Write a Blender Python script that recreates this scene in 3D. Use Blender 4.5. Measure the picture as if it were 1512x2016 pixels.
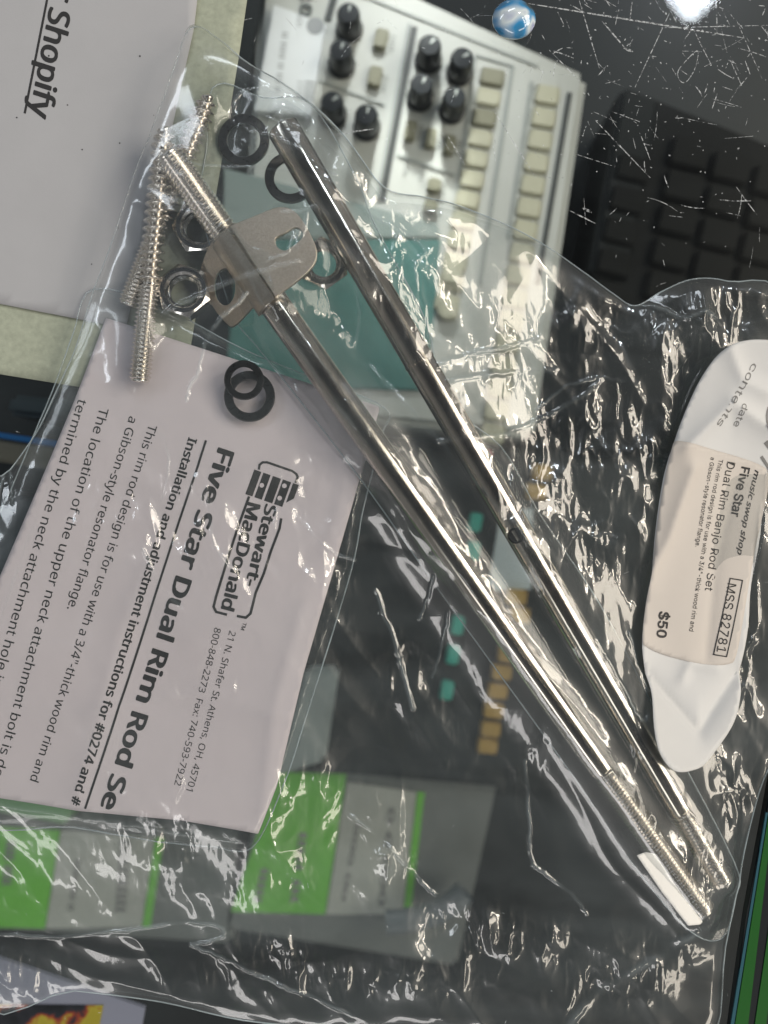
import bpy, bmesh, math, random, os
import numpy as np
from mathutils import Vector, Matrix

# ------------------------------------------------------------------ scene, camera, light
S = bpy.context.scene
for o in list(bpy.data.objects):
    bpy.data.objects.remove(o)
COL = S.collection
H = 0.30                      # camera height above the counter glass
PX = 0.16e-3                  # metres per photo pixel on the glass

cam_d = bpy.data.cameras.new('camera')
cam = bpy.data.objects.new('camera', cam_d); COL.objects.link(cam)
cam.location = (0, 0, H); cam.rotation_euler = (0, 0, 0)
cam_d.sensor_fit = 'VERTICAL'; cam_d.sensor_height = 36.0
cam_d.lens = 36.0 * H / (2016 * PX)
cam_d.clip_start = 0.005; cam_d.clip_end = 60
cam_d.dof.use_dof = True; cam_d.dof.focus_distance = H - 0.004; cam_d.dof.aperture_fstop = cam_d.lens / 6.5
S.camera = cam
S.render.engine = 'CYCLES'
S.cycles.use_denoising = True
S.cycles.max_bounces = 12; S.cycles.transparent_max_bounces = 48; S.cycles.glossy_bounces = 5
S.cycles.diffuse_bounces = 3; S.cycles.caustics_reflective = False; S.cycles.caustics_refractive = False
S.cycles.sample_clamp_indirect = 4.0
S.view_settings.view_transform = 'Standard'; S.view_settings.look = 'None'
S.view_settings.exposure = 0.12; S.view_settings.gamma = 1.0; S.view_settings.use_curve_mapping = False

W = bpy.data.worlds.new('World'); S.world = W; W.use_nodes = True
bgn = W.node_tree.nodes['Background']
wt = W.node_tree; _tc = wt.nodes.new('ShaderNodeTexCoord'); _sp = wt.nodes.new('ShaderNodeSeparateXYZ'); _cr = wt.nodes.new('ShaderNodeValToRGB')
wt.links.new(_tc.outputs['Generated'], _sp.inputs[0]); wt.links.new(_sp.outputs['Z'], _cr.inputs[0]); wt.links.new(_cr.outputs[0], bgn.inputs[0])
_cr.color_ramp.elements[0].position = 0.0; _cr.color_ramp.elements[0].color = (0.19, 0.185, 0.18, 1)      # shop walls, then a dark ceiling
_cr.color_ramp.elements[1].position = 0.92; _cr.color_ramp.elements[1].color = (0.014, 0.016, 0.020, 1)
_e = _cr.color_ramp.elements.new(0.55); _e.color = (0.14, 0.135, 0.13, 1)
bgn.inputs[1].default_value = 1.0

AX = Vector((0.58, -0.8146, 0)); NN = Vector((0.8146, 0.58, 0))   # along / across the rods
def strip(name, a, n, z, length, width, rad, col, along=AX):
    d = bpy.data.lights.new(name, 'AREA'); d.shape = 'RECTANGLE'
    d.size = length; d.size_y = width; d.energy = rad * math.pi * length * width; d.color = col
    o = bpy.data.objects.new(name, d); COL.objects.link(o)
    p = AX * a + NN * n; p.z = z
    zl = p.normalized(); xl = (along - zl * along.dot(zl)).normalized(); yl = zl.cross(xl)
    M = Matrix((xl, yl, zl)).transposed().to_4x4(); M.translation = p; o.matrix_world = M
    return o
WARM = (1.0, 0.90, 0.76); NEUT = (1.0, 0.97, 0.95); COOL = (0.86, 0.93, 1.0)
strip('ceiling_tube_light', 0.95, 1.30, 2.0, 1.9, 0.06, 26, WARM)
strip('added_panel_light', 0.85, 1.80, 1.55, 1.8, 0.85, 6.5, WARM)  # broad panel added to raise warm glints in the crinkled film, no known window
strip('added_panel_light', 1.45, -2.0, 1.6, 2.2, 0.42, 4.6, NEUT)  # broad panel added for the pale highlight band along the rods
strip('ceiling_tube_light', -1.9, -0.9, 2.1, 1.2, 0.25, 7, COOL, NN)
strip('ceiling_tube_light', -1.75, 1.05, 2.1, 1.0, 0.25, 7, COOL, NN)
strip('ceiling_tube_light', 2.4, 0.4, 1.9, 1.4, 0.40, 6, WARM, NN)
strip('ceiling_lamp', -0.63, 1.375, 2.0, 0.16, 0.16, 42, COOL)
strip('ceiling_lamp', 0.35, 2.3, 1.5, 0.20, 0.20, 40, WARM)  # extra small lamp, added to give the film more warm glints

# light inside the display case, above the drum machine, out of the frame
cl = bpy.data.lights.new('case_light', 'SPOT'); cl.spot_size = math.radians(64); cl.spot_blend = 1.0; cl.shadow_soft_size = 0.012; cl.energy = 1.5; cl.color = (1.0, 1.0, 0.98)
clo = bpy.data.objects.new('case_light', cl); COL.objects.link(clo)
clo.location = (0.02, 0.31, -0.008)
clo.rotation_euler = (Vector((0.006, 0.128, -0.10)) - clo.location).to_track_quat('-Z', 'Y').to_euler()
sl = bpy.data.lights.new('case_spot', 'SPOT'); sl.energy = 2.6; sl.spot_size = math.radians(19); sl.spot_blend = 0.9; sl.shadow_soft_size = 0.004; sl.color = (1, 1, 0.93)
slo = bpy.data.objects.new('case_spot', sl); COL.objects.link(slo)
slo.location = (0.02, 0.30, -0.02)
slo.rotation_euler = (Vector((0.0130, 0.130, -0.10)) - slo.location).to_track_quat('-Z', 'Y').to_euler()

# ------------------------------------------------------------------ helpers
def P2(x, y, z=0.0):
    k = PX * (H - z) / H
    return ((x - 756) * k, (1008 - y) * k)
def P(x, y, z=0.0):
    a = P2(x, y, z); return Vector((a[0], a[1], z))
def pts(l, z=0.0): return np.array([P2(x, y, z) for x, y in l])

def tag(o, label=None, cat=None, group=None, kind=None):
    if label: o['label'] = label
    if cat: o['category'] = cat
    if group: o['group'] = group
    if kind: o['kind'] = kind
    return o
def empty(name, loc, label, cat, group=None):
    o = bpy.data.objects.new(name, None); COL.objects.link(o); o.location = loc; o.empty_display_size = 0.01
    return tag(o, label, cat, group)
def link(name, me, mat, parent=None):
    o = bpy.data.objects.new(name, me); COL.objects.link(o)
    if mat and not me.materials: me.materials.append(mat)
    if parent is not None:
        o.parent = parent
        root = parent; off = Vector(parent.location)
        while root.parent: root = root.parent; off = off + Vector(root.location)
        me.transform(Matrix.Translation(-off))
    return o
def np_mesh(name, V, F, smooth=True):
    me = bpy.data.meshes.new(name)
    V = np.asarray(V, dtype=np.float32); F = np.asarray(F, dtype=np.int32)
    me.vertices.add(len(V)); me.vertices.foreach_set('co', V.ravel())
    n = F.shape[1]
    me.loops.add(F.size); me.loops.foreach_set('vertex_index', F.ravel())
    me.polygons.add(len(F)); me.polygons.foreach_set('loop_start', np.arange(0, F.size, n, dtype=np.int32))
    me.polygons.foreach_set('use_smooth', np.full(len(F), smooth))
    me.update(calc_edges=True); me.validate()
    return me
def bm_mesh(name, bm, smooth=False):
    me = bpy.data.meshes.new(name); bmesh.ops.recalc_face_normals(bm, faces=bm.faces); bm.to_mesh(me); bm.free()
    for p in me.polygons: p.use_smooth = smooth
    return me
def auto_smooth(me, ang=35):
    me.set_sharp_from_angle(angle=math.radians(ang)) if hasattr(me, 'set_sharp_from_angle') else None

def inside(poly, x, y):
    c = np.zeros(x.shape, bool); n = len(poly)
    for i in range(n):
        x0, y0 = poly[i]; x1, y1 = poly[(i + 1) % n]
        if y0 == y1: continue
        m = (y0 > y) != (y1 > y)
        c ^= m & (x < (x1 - x0) * (y - y0) / (y1 - y0) + x0)
    return c
def seg_dist(px, py, a, b):
    ax, ay = a; dx, dy = b[0] - a[0], b[1] - a[1]
    t = np.clip(((px - ax) * dx + (py - ay) * dy) / (dx * dx + dy * dy + 1e-18), 0, 1)
    return np.hypot(px - ax - t * dx, py - ay - t * dy), t
def poly_dist(poly, x, y):
    d = np.full(x.shape, 1e9)
    for i in range(len(poly)):
        d = np.minimum(d, seg_dist(x, y, poly[i], poly[(i + 1) % len(poly)])[0])
    return d
def smooth_line(l, n=6, closed=True):
    l = np.array(l, float); N = len(l); out = []
    for i in range(N if closed else N - 1):
        p0, p1, p2, p3 = (l[(i - 1) % N], l[i], l[(i + 1) % N], l[(i + 2) % N]) if closed else (l[max(i - 1, 0)], l[i], l[i + 1], l[min(i + 2, N - 1)])
        for k in range(n):
            t = k / n
            out.append(0.5 * (2 * p1 + (p2 - p0) * t + (2 * p0 - 5 * p1 + 4 * p2 - p3) * t * t + (3 * p1 - p0 - 3 * p2 + p3) * t ** 3))
    if not closed: out.append(l[-1])
    return np.array(out)
def grid_sheet(poly, step):
    """masked grid snapped to an outline: xy verts, quad faces, outline flag"""
    lo = poly.min(0) - step; hi = poly.max(0) + step
    nx = int((hi[0] - lo[0]) / step) + 2; ny = int((hi[1] - lo[1]) / step) + 2
    gx, gy = np.meshgrid(lo[0] + np.arange(nx) * step, lo[1] + np.arange(ny) * step)
    cc = inside(poly, gx[:-1, :-1] + step / 2, gy[:-1, :-1] + step / 2)
    cnt = np.zeros((ny, nx), int)
    cnt[:-1, :-1] += cc; cnt[1:, :-1] += cc; cnt[:-1, 1:] += cc; cnt[1:, 1:] += cc
    used = cnt > 0; bd = used & (cnt < 4)
    bi = np.argwhere(bd); X = gx[bd].copy(); Y = gy[bd].copy()
    best = np.full(X.shape, 1e9); bx = X.copy(); by = Y.copy()
    for i in range(len(poly)):
        a = poly[i]; b = poly[(i + 1) % len(poly)]
        d, t = seg_dist(X, Y, a, b); m = d < best
        best[m] = d[m]; bx[m] = a[0] + t[m] * (b[0] - a[0]); by[m] = a[1] + t[m] * (b[1] - a[1])
    gx[bd] = bx; gy[bd] = by
    idx = -np.ones((ny, nx), int); idx[used] = np.arange(used.sum())
    j, i = np.nonzero(cc)
    F = np.stack([idx[j, i], idx[j, i + 1], idx[j + 1, i + 1], idx[j + 1, i]], 1)
    return np.stack([gx[used], gy[used]], 1), F

# --- noises
RNG = np.random.RandomState(7)
TAB = RNG.rand(64, 256, 256)
def _lat(x, y, k):
    i = np.floor(x).astype(int); j = np.floor(y).astype(int); T = TAB[k % 64]
    g = lambda a, b: T[a & 255, b & 255]
    return x - i, y - j, g(i, j), g(i + 1, j), g(i, j + 1), g(i + 1, j + 1)
def vnoise(x, y, k):
    u, v, a, b, c, d = _lat(x, y, k)
    u = u * u * (3 - 2 * u); v = v * v * (3 - 2 * v)
    return (a * (1 - u) + b * u) * (1 - v) + (c * (1 - u) + d * u) * v - 0.5
def facet(x, y, k, ang=0.6, warp=0.25):
    """piecewise flat noise with sharp folds"""
    c, s = math.cos(ang + k), math.sin(ang + k)
    X = c * x - s * y; Y = s * x + c * y
    X, Y = X + warp * 2 * vnoise(X * 1.3, Y * 1.3, k + 11), Y + warp * 2 * vnoise(X * 1.3 + 9, Y * 1.3, k + 12)
    u, v, a, b, c_, d = _lat(X, Y, k)
    low = u + v < 1
    return np.where(low, a + u * (b - a) + v * (c_ - a), d + (1 - u) * (c_ - d) + (1 - v) * (b - d)) - 0.5

# --- materials
def mat(name, col, rough=0.5, metal=0.0, spec=0.5, noise=0.0, nscale=60, bump=0.0, bscale=300, **kw):
    m = bpy.data.materials.new(name); m.use_nodes = True; nt = m.node_tree; b = nt.nodes['Principled BSDF']
    b.inputs['Base Color'].default_value = (*col, 1); b.inputs['Roughness'].default_value = rough
    b.inputs['Metallic'].default_value = metal; b.inputs['Specular IOR Level'].default_value = spec
    for k, v in kw.items(): b.inputs[k.replace('_', ' ')].default_value = v
    tc = nt.nodes.new('ShaderNodeTexCoord')
    if noise:
        n = nt.nodes.new('ShaderNodeTexNoise'); n.inputs['Scale'].default_value = nscale; n.inputs['Detail'].default_value = 8; n.inputs['Roughness'].default_value = 0.7
        nt.links.new(tc.outputs['Object'], n.inputs['Vector'])
        r = nt.nodes.new('ShaderNodeMapRange'); r.inputs[1].default_value = 0.3; r.inputs[2].default_value = 0.7; r.inputs[3].default_value = 1 - noise; r.inputs[4].default_value = 1 + noise
        nt.links.new(n.outputs['Fac'], r.inputs[0])
        mx = nt.nodes.new('ShaderNodeVectorMath'); mx.operation = 'SCALE'; mx.inputs[0].default_value = col
        nt.links.new(r.outputs[0], mx.inputs['Scale']); nt.links.new(mx.outputs[0], b.inputs['Base Color'])
        r2 = nt.nodes.new('ShaderNodeMapRange'); r2.inputs[3].default_value = max(rough - 0.12, 0.03); r2.inputs[4].default_value = min(rough + 0.12, 1)
        nt.links.new(n.outputs['Fac'], r2.inputs[0]); nt.links.new(r2.outputs[0], b.inputs['Roughness'])
    if bump:
        n2 = nt.nodes.new('ShaderNodeTexNoise'); n2.inputs['Scale'].default_value = bscale; n2.inputs['Detail'].default_value = 6
        nt.links.new(tc.outputs['Object'], n2.inputs['Vector'])
        bp = nt.nodes.new('ShaderNodeBump'); bp.inputs['Strength'].default_value = bump; bp.inputs['Distance'].default_value = 0.0004
        nt.links.new(n2.outputs['Fac'], bp.inputs['Height']); nt.links.new(bp.outputs[0], b.inputs['Normal'])
    return m
def film_mat(name, haze=0.026, rough=0.05, tint=(0.975, 0.985, 0.985), boost=2.3, crease=True, smear=0.0, sheen=0.0):
    m = bpy.data.materials.new(name); m.use_nodes = True; nt = m.node_tree; nt.nodes.clear(); L = nt.links.new
    out = nt.nodes.new('ShaderNodeOutputMaterial')
    tr = nt.nodes.new('ShaderNodeBsdfTransparent'); tr.inputs[0].default_value = (*tint, 1)
    gl = nt.nodes.new('ShaderNodeBsdfGlossy'); gl.inputs['Roughness'].default_value = rough
    lw = nt.nodes.new('ShaderNodeLayerWeight'); lw.inputs[0].default_value = 0.5      # Schlick reflectance, the same from either side of the thin film
    pw = nt.nodes.new('ShaderNodeMath'); pw.operation = 'POWER'; pw.inputs[1].default_value = 5; L(lw.outputs['Facing'], pw.inputs[0])
    mu = nt.nodes.new('ShaderNodeMath'); mu.operation = 'MULTIPLY_ADD'; mu.inputs[1].default_value = 0.75; mu.inputs[2].default_value = 0.04 * boost; mu.use_clamp = True
    L(pw.outputs[0], mu.inputs[0])
    refl = gl.outputs[0]
    if sheen:      # part of the reflection is spread wide by fine scuffs
        g3 = nt.nodes.new('ShaderNodeBsdfGlossy'); g3.inputs['Roughness'].default_value = 0.30; ms = nt.nodes.new('ShaderNodeMixShader'); ms.inputs[0].default_value = sheen
        L(gl.outputs[0], ms.inputs[1]); L(g3.outputs[0], ms.inputs[2]); refl = ms.outputs[0]
    m1 = nt.nodes.new('ShaderNodeMixShader'); L(mu.outputs[0], m1.inputs[0]); L(tr.outputs[0], m1.inputs[1]); L(refl, m1.inputs[2])
    df = nt.nodes.new('ShaderNodeBsdfDiffuse'); df.inputs[0].default_value = (0.66, 0.78, 0.84, 1)
    if smear:      # greasy, worn surface: a second blurred reflection
        g2 = nt.nodes.new('ShaderNodeBsdfGlossy'); g2.inputs['Roughness'].default_value = 0.22; m3 = nt.nodes.new('ShaderNodeMixShader'); m3.inputs[0].default_value = smear
        L(m1.outputs[0], m3.inputs[1]); L(g2.outputs[0], m3.inputs[2]); m1 = m3
    m2 = nt.nodes.new('ShaderNodeMixShader'); L(m1.outputs[0], m2.inputs[1]); L(df.outputs[0], m2.inputs[2])
    tc = nt.nodes.new('ShaderNodeTexCoord')
    nz = nt.nodes.new('ShaderNodeTexNoise'); nz.inputs['Scale'].default_value = 1; nz.inputs['Detail'].default_value = 6; nz.inputs['Distortion'].default_value = 0.6
    mp = nt.nodes.new('ShaderNodeMapping'); mp.inputs['Rotation'].default_value = (0, 0, 0.95); mp.inputs['Scale'].default_value = (14, 48, 20); L(tc.outputs['Object'], mp.inputs['Vector']); L(mp.outputs[0], nz.inputs['Vector'])
    mr = nt.nodes.new('ShaderNodeMapRange'); mr.inputs[1].default_value = 0.3; mr.inputs[2].default_value = 0.7; mr.inputs[3].default_value = haze * 0.35; mr.inputs[4].default_value = haze * 2.0
    L(nz.outputs[0], mr.inputs[0])
    if crease:
        at = nt.nodes.new('ShaderNodeAttribute'); at.attribute_name = 'crease'
        ad = nt.nodes.new('ShaderNodeMath'); ad.operation = 'MULTIPLY_ADD'; ad.inputs[1].default_value = 0.22; ad.use_clamp = True
        L(at.outputs['Fac'], ad.inputs[0]); L(mr.outputs[0], ad.inputs[2]); L(ad.outputs[0], m2.inputs[0])
    else: L(mr.outputs[0], m2.inputs[0])
    L(m2.outputs[0], out.inputs[0])
    return m

M_film = film_mat('clear_film', haze=0.019, sheen=0.38, boost=3.2, rough=0.08)
M_film2 = film_mat('clear_film_inner', haze=0.012, rough=0.08, sheen=0.25, boost=1.8)
M_back = film_mat('clear_film_back', haze=0.02, rough=0.12, crease=False)
M_edge = film_mat('film_edge', haze=0.28, rough=0.15, boost=3.0, crease=False)
M_glass = film_mat('counter_glass', haze=0.006, rough=0.02, tint=(0.93, 0.965, 0.955), boost=1.3, crease=False, smear=0.009)
M_steel = mat('nickel_rod', (0.60, 0.555, 0.495), 0.15, 1.0, noise=0.05, nscale=110)
M_bolt = mat('nickel_bolt', (0.80, 0.76, 0.71), 0.22, 1.0, noise=0.05, nscale=600)
M_dark = mat('dark_steel', (0.11, 0.11, 0.115), 0.30, 1.0, noise=0.12, nscale=700)
M_nut = mat('bright_nut', (0.70, 0.69, 0.67), 0.13, 1.0, noise=0.06, nscale=600)
M_brk = mat('bracket_nickel', (0.56, 0.49, 0.41), 0.32, 1.0, noise=0.14, nscale=1500, bump=0.25, bscale=3500)
M_hole = mat('hole_dark', (0.006, 0.006, 0.006), 0.9, 0.0, 0.05)
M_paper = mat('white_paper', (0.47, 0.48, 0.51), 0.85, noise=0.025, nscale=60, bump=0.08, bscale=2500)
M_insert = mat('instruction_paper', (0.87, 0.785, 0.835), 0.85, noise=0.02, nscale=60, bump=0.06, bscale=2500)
M_card = mat('speckled_card', (0.42, 0.46, 0.37), 0.8, noise=0.16, nscale=480)
M_ink = mat('black_ink', (0.028, 0.028, 0.03), 0.6)
M_inkg = mat('grey_ink', (0.22, 0.22, 0.22), 0.6)
M_label = mat('label_backing', (0.70, 0.71, 0.72), 0.55, noise=0.02, nscale=80)
M_stick = mat('beige_sticker', (0.66, 0.615, 0.575), 0.6, noise=0.02, nscale=100)
M_white = mat('white_strip', (0.90, 0.90, 0.88), 0.5, noise=0.03, nscale=400)

# ------------------------------------------------------------------ text
FD = bpy.utils.system_resource('DATAFILES', path='fonts') or ''
def font(n):
    try: return bpy.data.fonts.load(os.path.join(FD, n))
    except Exception: return None
F_HUM = font('Noto Sans Math Regular.woff2') or font('NotoSansMath-Regular.woff2'); F_GRO = font('Inter.woff2')
def glyphs(body, fnt, bold=0.0, shear=0.0, res=3):
    c = bpy.data.curves.new('t', 'FONT'); c.body = body; c.resolution_u = res; c.offset = bold; c.shear = shear; c.size = 1.0
    if fnt: c.font = fnt
    o = bpy.data.objects.new('t', c); COL.objects.link(o)
    dg = bpy.context.evaluated_depsgraph_get(); dg.update()
    me = bpy.data.meshes.new_from_object(o.evaluated_get(dg))
    V = np.zeros(len(me.vertices) * 3, np.float32); me.vertices.foreach_get('co', V); V = V.reshape(-1, 3)[:, :2]
    Fc = [tuple(p.vertices) for p in me.polygons]
    bpy.data.objects.remove(o); bpy.data.curves.remove(c); bpy.data.meshes.remove(me)
    return V, Fc
CAP = {}
class Print:
    """collects lettering and rules in photo pixels, then lays them on a sheet"""
    def __init__(s): s.V = []; s.F = []; s.L = []; s.n = 0
    def add(s, V, Fc):
        s.L.append(np.full(len(V), 1.5e-6 * (len(s.L) % 9)))
        s.V.append(np.asarray(V, float)); s.F += [tuple(i + s.n for i in f) for f in Fc]; s.n += len(V)
    def text(s, body, p0, p1, cap, fnt=F_HUM, bold=0.0, shear=0.0):
        key = fnt.name if fnt else ''
        if key not in CAP: CAP[key] = glyphs('H', fnt)[0][:, 1].max()
        V, Fc = glyphs(body, fnt, 0.0, shear)
        p0 = np.array(p0, float); p1 = np.array(p1, float); d = p1 - p0; ln = np.hypot(*d); d /= ln
        up = np.array((d[1], -d[0])); x0 = V[:, 0].min(); k = ln / (V[:, 0].max() - x0)
        sh = [(0, 0)] if bold < 0.002 else [(bold * math.cos(a), bold * 0.6 * math.sin(a)) for a in np.arange(8) * math.pi / 4] + [(0, 0)]
        for bx, by in sh:                                   # heavier print: the letter struck several times, slightly apart
            s.add(p0 + np.outer((V[:, 0] - x0 + bx) * k, d) + np.outer((V[:, 1] + by) * cap / CAP[key], up), Fc)
    def line(s, p0, p1, w, n=40):
        p0 = np.array(p0, float); p1 = np.array(p1, float); d = (p1 - p0) / np.hypot(*(p1 - p0)); q = np.array((-d[1], d[0])) * w / 2
        t = np.linspace(0, 1, n + 1)[:, None]; c = p0 + t * (p1 - p0)
        V = np.concatenate([c - q, c + q]); s.add(V, [(i, i + 1, n + 2 + i, n + 1 + i) for i in range(n)])
    def path(s, l, w, closed=False):
        l = [np.array(q, float) for q in l]
        L = l + [l[0]] if closed else l
        for a, b in zip(L[:-1], L[1:]):
            e = (b - a) / np.hypot(*(b - a)) * w * 0.3
            s.line(a - e, b + e, w, 3)
    def poly(s, l): s.add(np.array(l, float), [tuple(range(len(l)))])
    def disc(s, c, r, n=16): s.poly([(c[0] + r * math.cos(6.2832 * i / n), c[1] + r * math.sin(6.2832 * i / n)) for i in range(n)])
    def build(s, name, m, parent, zf, lift=6e-5, zref=0.0):
        V = np.concatenate(s.V); k = PX * (H - zref) / H
        x = (V[:, 0] - 756) * k; y = (1008 - V[:, 1]) * k
        z = zf(x, y) + lift + np.concatenate(s.L)
        me = bpy.data.meshes.new(name); me.from_pydata(np.stack([x, y, z], 1).tolist(), [], s.F); me.update()
        return link(name, me, m, parent)

# ------------------------------------------------------------------ solids
def quad_box(name, q, zt, zb, m, parent=None, bev=0.0015, tag_px_z=None):
    bm = bmesh.new(); zr = zt if tag_px_z is None else tag_px_z
    t = [bm.verts.new((*P2(x, y, zr), zt)) for x, y in q]; b = [bm.verts.new((v.co.x, v.co.y, zb)) for v in t]
    bm.faces.new(t); bm.faces.new(b[::-1])
    for i in range(len(q)): bm.faces.new((t[i], b[i], b[(i + 1) % len(q)], t[(i + 1) % len(q)]))
    if bev: bmesh.ops.bevel(bm, geom=[e for e in bm.edges if max(v.co.z for v in e.verts) > zt - 1e-6 or abs(e.verts[0].co.z - e.verts[1].co.z) > 1e-6], offset=bev, segments=2, affect='EDGES')
    return link(name, bm_mesh(name, bm), m, parent)
def pad(name, cx, cy, w, h, ang, zt, zb, m, parent, round_=0.3):
    a = math.radians(ang); c, s = math.cos(a), math.sin(a); r = min(w, h) * round_; q = []
    for sx, sy, a0 in ((1, 1, 0), (-1, 1, 90), (-1, -1, 180), (1, -1, 270)):
        for k in range(4):
            t = math.radians(a0 + 30 * k); lx = sx * (w / 2 - r) + r * math.cos(t); ly = sy * (h / 2 - r) + r * math.sin(t)
            q.append((cx + c * lx - s * ly, cy + s * lx + c * ly))
    return quad_box(name, q, zt, zb, m, parent, bev=0.0009)
def lathe(name, prof, m, parent, M, seg=48, smooth=True, closed=False):
    V = []; n = len(prof)
    for r, z in prof:
        for k in range(seg):
            t = 2 * math.pi * k / seg; V.append(M @ Vector((r * math.cos(t), r * math.sin(t), z)))
    F = []
    for i in range(n if closed else n - 1):
        for k in range(seg):
            j = (i + 1) % n; F.append((i * seg + k, i * seg + (k + 1) % seg, j * seg + (k + 1) % seg, j * seg + k))
    bm = bmesh.new(); vs = [bm.verts.new(v) for v in V]
    for f in F: bm.faces.new([vs[i] for i in f])
    if not closed:
        for i in (0, n - 1):
            if prof[i][0] > 1e-6: bm.faces.new([vs[i * seg + k] for k in range(seg)])
    me = bm_mesh(name, bm, smooth); auto_smooth(me, 40)
    return link(name, me, m, parent)
def axis_frame(a, b):
    z = (b - a).normalized(); x = z.cross(Vector((0, 0, 1))).normalized(); y = z.cross(x)
    M = Matrix((x, y, z)).transposed().to_4x4(); M.translation = a; return M
def threaded(name, a, b, rc, rr, pitch, m, parent, sharp=0.5, taper0=0.0, seg=40, sub=10):
    """helical thread between two points; rc crest, rr root"""
    L = (b - a).length; M = axis_frame(a, b); n = int(L / pitch * sub) + 1
    z = np.linspace(0, L, n)[:, None]; th = np.linspace(0, 2 * np.pi, seg, endpoint=False)[None, :]
    ph = (z / pitch - th / (2 * np.pi)) % 1.0
    tri = 1 - np.abs(2 * ph - 1); tri = np.clip((tri - (1 - sharp) * 0.7) / (1 - (1 - sharp) * 0.7), 0, 1)
    tri = (tri * tri * (3 - 2 * tri)) ** 0.75
    tp = np.clip(np.minimum(z / (pitch * 0.8), (L - z) / (pitch * 0.8)), 0, 1)
    r = rr + (rc - rr) * tri * tp
    if taper0: r = r * np.clip(1 - taper0 * np.clip(1 - z / (pitch * 2.5), 0, 1), 0, 1)
    X = r * np.cos(th); Y = r * np.sin(th); Z = np.broadcast_to(z, X.shape)
    V = np.stack([X.ravel(), Y.ravel(), Z.ravel()], 1)
    R = np.array(M.to_3x3()); V = V @ R.T + np.array(M.translation)
    i = np.arange(n - 1)[:, None] * seg; k = np.arange(seg)[None, :]
    F = np.stack([i + k, i + (k + 1) % seg, i + seg + (k + 1) % seg, i + seg + k], -1).reshape(-1, 4)
    nv = len(V); V = np.concatenate([V, [M @ Vector((0, 0, -rr * 0.10)), M @ Vector((0, 0, L + rr * 0.10))]])
    caps = [(nv, (q + 1) % seg, q, q) for q in range(seg)]
    me = np_mesh(name, V, F)
    bm = bmesh.new(); bm.from_mesh(me); bm.verts.ensure_lookup_table()
    for q in range(seg):
        bm.faces.new((bm.verts[nv], bm.verts[(q + 1) % seg], bm.verts[q])); e = (n - 1) * seg
        bm.faces.new((bm.verts[nv + 1], bm.verts[e + q], bm.verts[e + (q + 1) % seg]))
    bm.to_mesh(me); bm.free(); me.update(); auto_smooth(me, 50)
    return link(name, me, m, parent)
def plate(outer, holes, th, bev=0.0):
    """flat plate with holes in local xy, as verts and faces"""
    c = bpy.data.curves.new('p', 'CURVE'); c.dimensions = '2D'; c.fill_mode = 'BOTH'; c.extrude = th / 2; c.bevel_depth = bev; c.bevel_resolution = 1
    for l in [outer] + holes:
        sp = c.splines.new('POLY'); sp.points.add(len(l) - 1); sp.use_cyclic_u = True
        for q, (x, y) in zip(sp.points, l): q.co = (x, y, 0, 1)
    o = bpy.data.objects.new('p', c); COL.objects.link(o); dg = bpy.context.evaluated_depsgraph_get(); dg.update()
    me = bpy.data.meshes.new_from_object(o.evaluated_get(dg)); bpy.data.objects.remove(o); bpy.data.curves.remove(c)
    return me
def tube(name, l, r, m, parent=None, seg=8, closed=False):
    l = [Vector(q) for q in l]; N = len(l); V = []
    for i, p in enumerate(l):
        a = l[(i - 1) % N] if closed else l[max(i - 1, 0)]; b = l[(i + 1) % N] if closed else l[min(i + 1, N - 1)]
        d = (b - a).normalized(); x = d.cross(Vector((0, 0, 1)))
        x = Vector((1, 0, 0)) if x.length < 1e-6 else x.normalized(); y = d.cross(x)
        V += [p + (x * math.cos(6.28318 * k / seg) + y * math.sin(6.28318 * k / seg)) * r for k in range(seg)]
    F = [(i * seg + k, i * seg + (k + 1) % seg, ((i + 1) % N) * seg + (k + 1) % seg, ((i + 1) % N) * seg + k) for i in range(N if closed else N - 1) for k in range(seg)]
    return link(name, np_mesh(name, V, F), m, parent)

# ================================================================== SETTING: case shelf and counter glass
ZS = -0.165
M_shelf = mat('shelf_black', (0.009, 0.012, 0.015), 0.45, noise=0.3, nscale=30)
bm = bmesh.new(); bmesh.ops.create_grid(bm, x_segments=1, y_segments=1, size=0.45)
bmesh.ops.translate(bm, verts=bm.verts, vec=(0, 0, ZS)); tag(link('display_shelf', bm_mesh('display_shelf', bm), M_shelf), kind='structure')

bm = bmesh.new(); bmesh.ops.create_grid(bm, x_segments=1, y_segments=1, size=0.32)
glass = tag(link('counter_top', bm_mesh('counter_top', bm), M_glass), kind='structure')

# scratches and grit ground into the glass
M_scr = bpy.data.materials.new('scratch'); M_scr.use_nodes = True
nt = M_scr.node_tree; nt.nodes.clear(); _o = nt.nodes.new('ShaderNodeOutputMaterial'); _t = nt.nodes.new('ShaderNodeBsdfTransparent')
_g = nt.nodes.new('ShaderNodeBsdfDiffuse'); _g.inputs[0].default_value = (0.8, 0.84, 0.88, 1); _x = nt.nodes.new('ShaderNodeMixShader')
_n = nt.nodes.new('ShaderNodeTexNoise'); _n.inputs['Scale'].default_value = 900; _c = nt.nodes.new('ShaderNodeTexCoord'); _m = nt.nodes.new('ShaderNodeMapRange')
_m.inputs[1].default_value = 0.38; _m.inputs[2].default_value = 0.62; _m.inputs[3].default_value = 0.02; _m.inputs[4].default_value = 0.72
nt.links.new(_c.outputs['Object'], _n.inputs['Vector']); nt.links.new(_n.outputs[0], _m.inputs[0]); nt.links.new(_m.outputs[0], _x.inputs[0])
nt.links.new(_t.outputs[0], _x.inputs[1]); nt.links.new(_g.outputs[0], _x.inputs[2]); nt.links.new(_x.outputs[0], _o.inputs[0])
rnd = random.Random(3)
SV = []; SF = []
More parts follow.
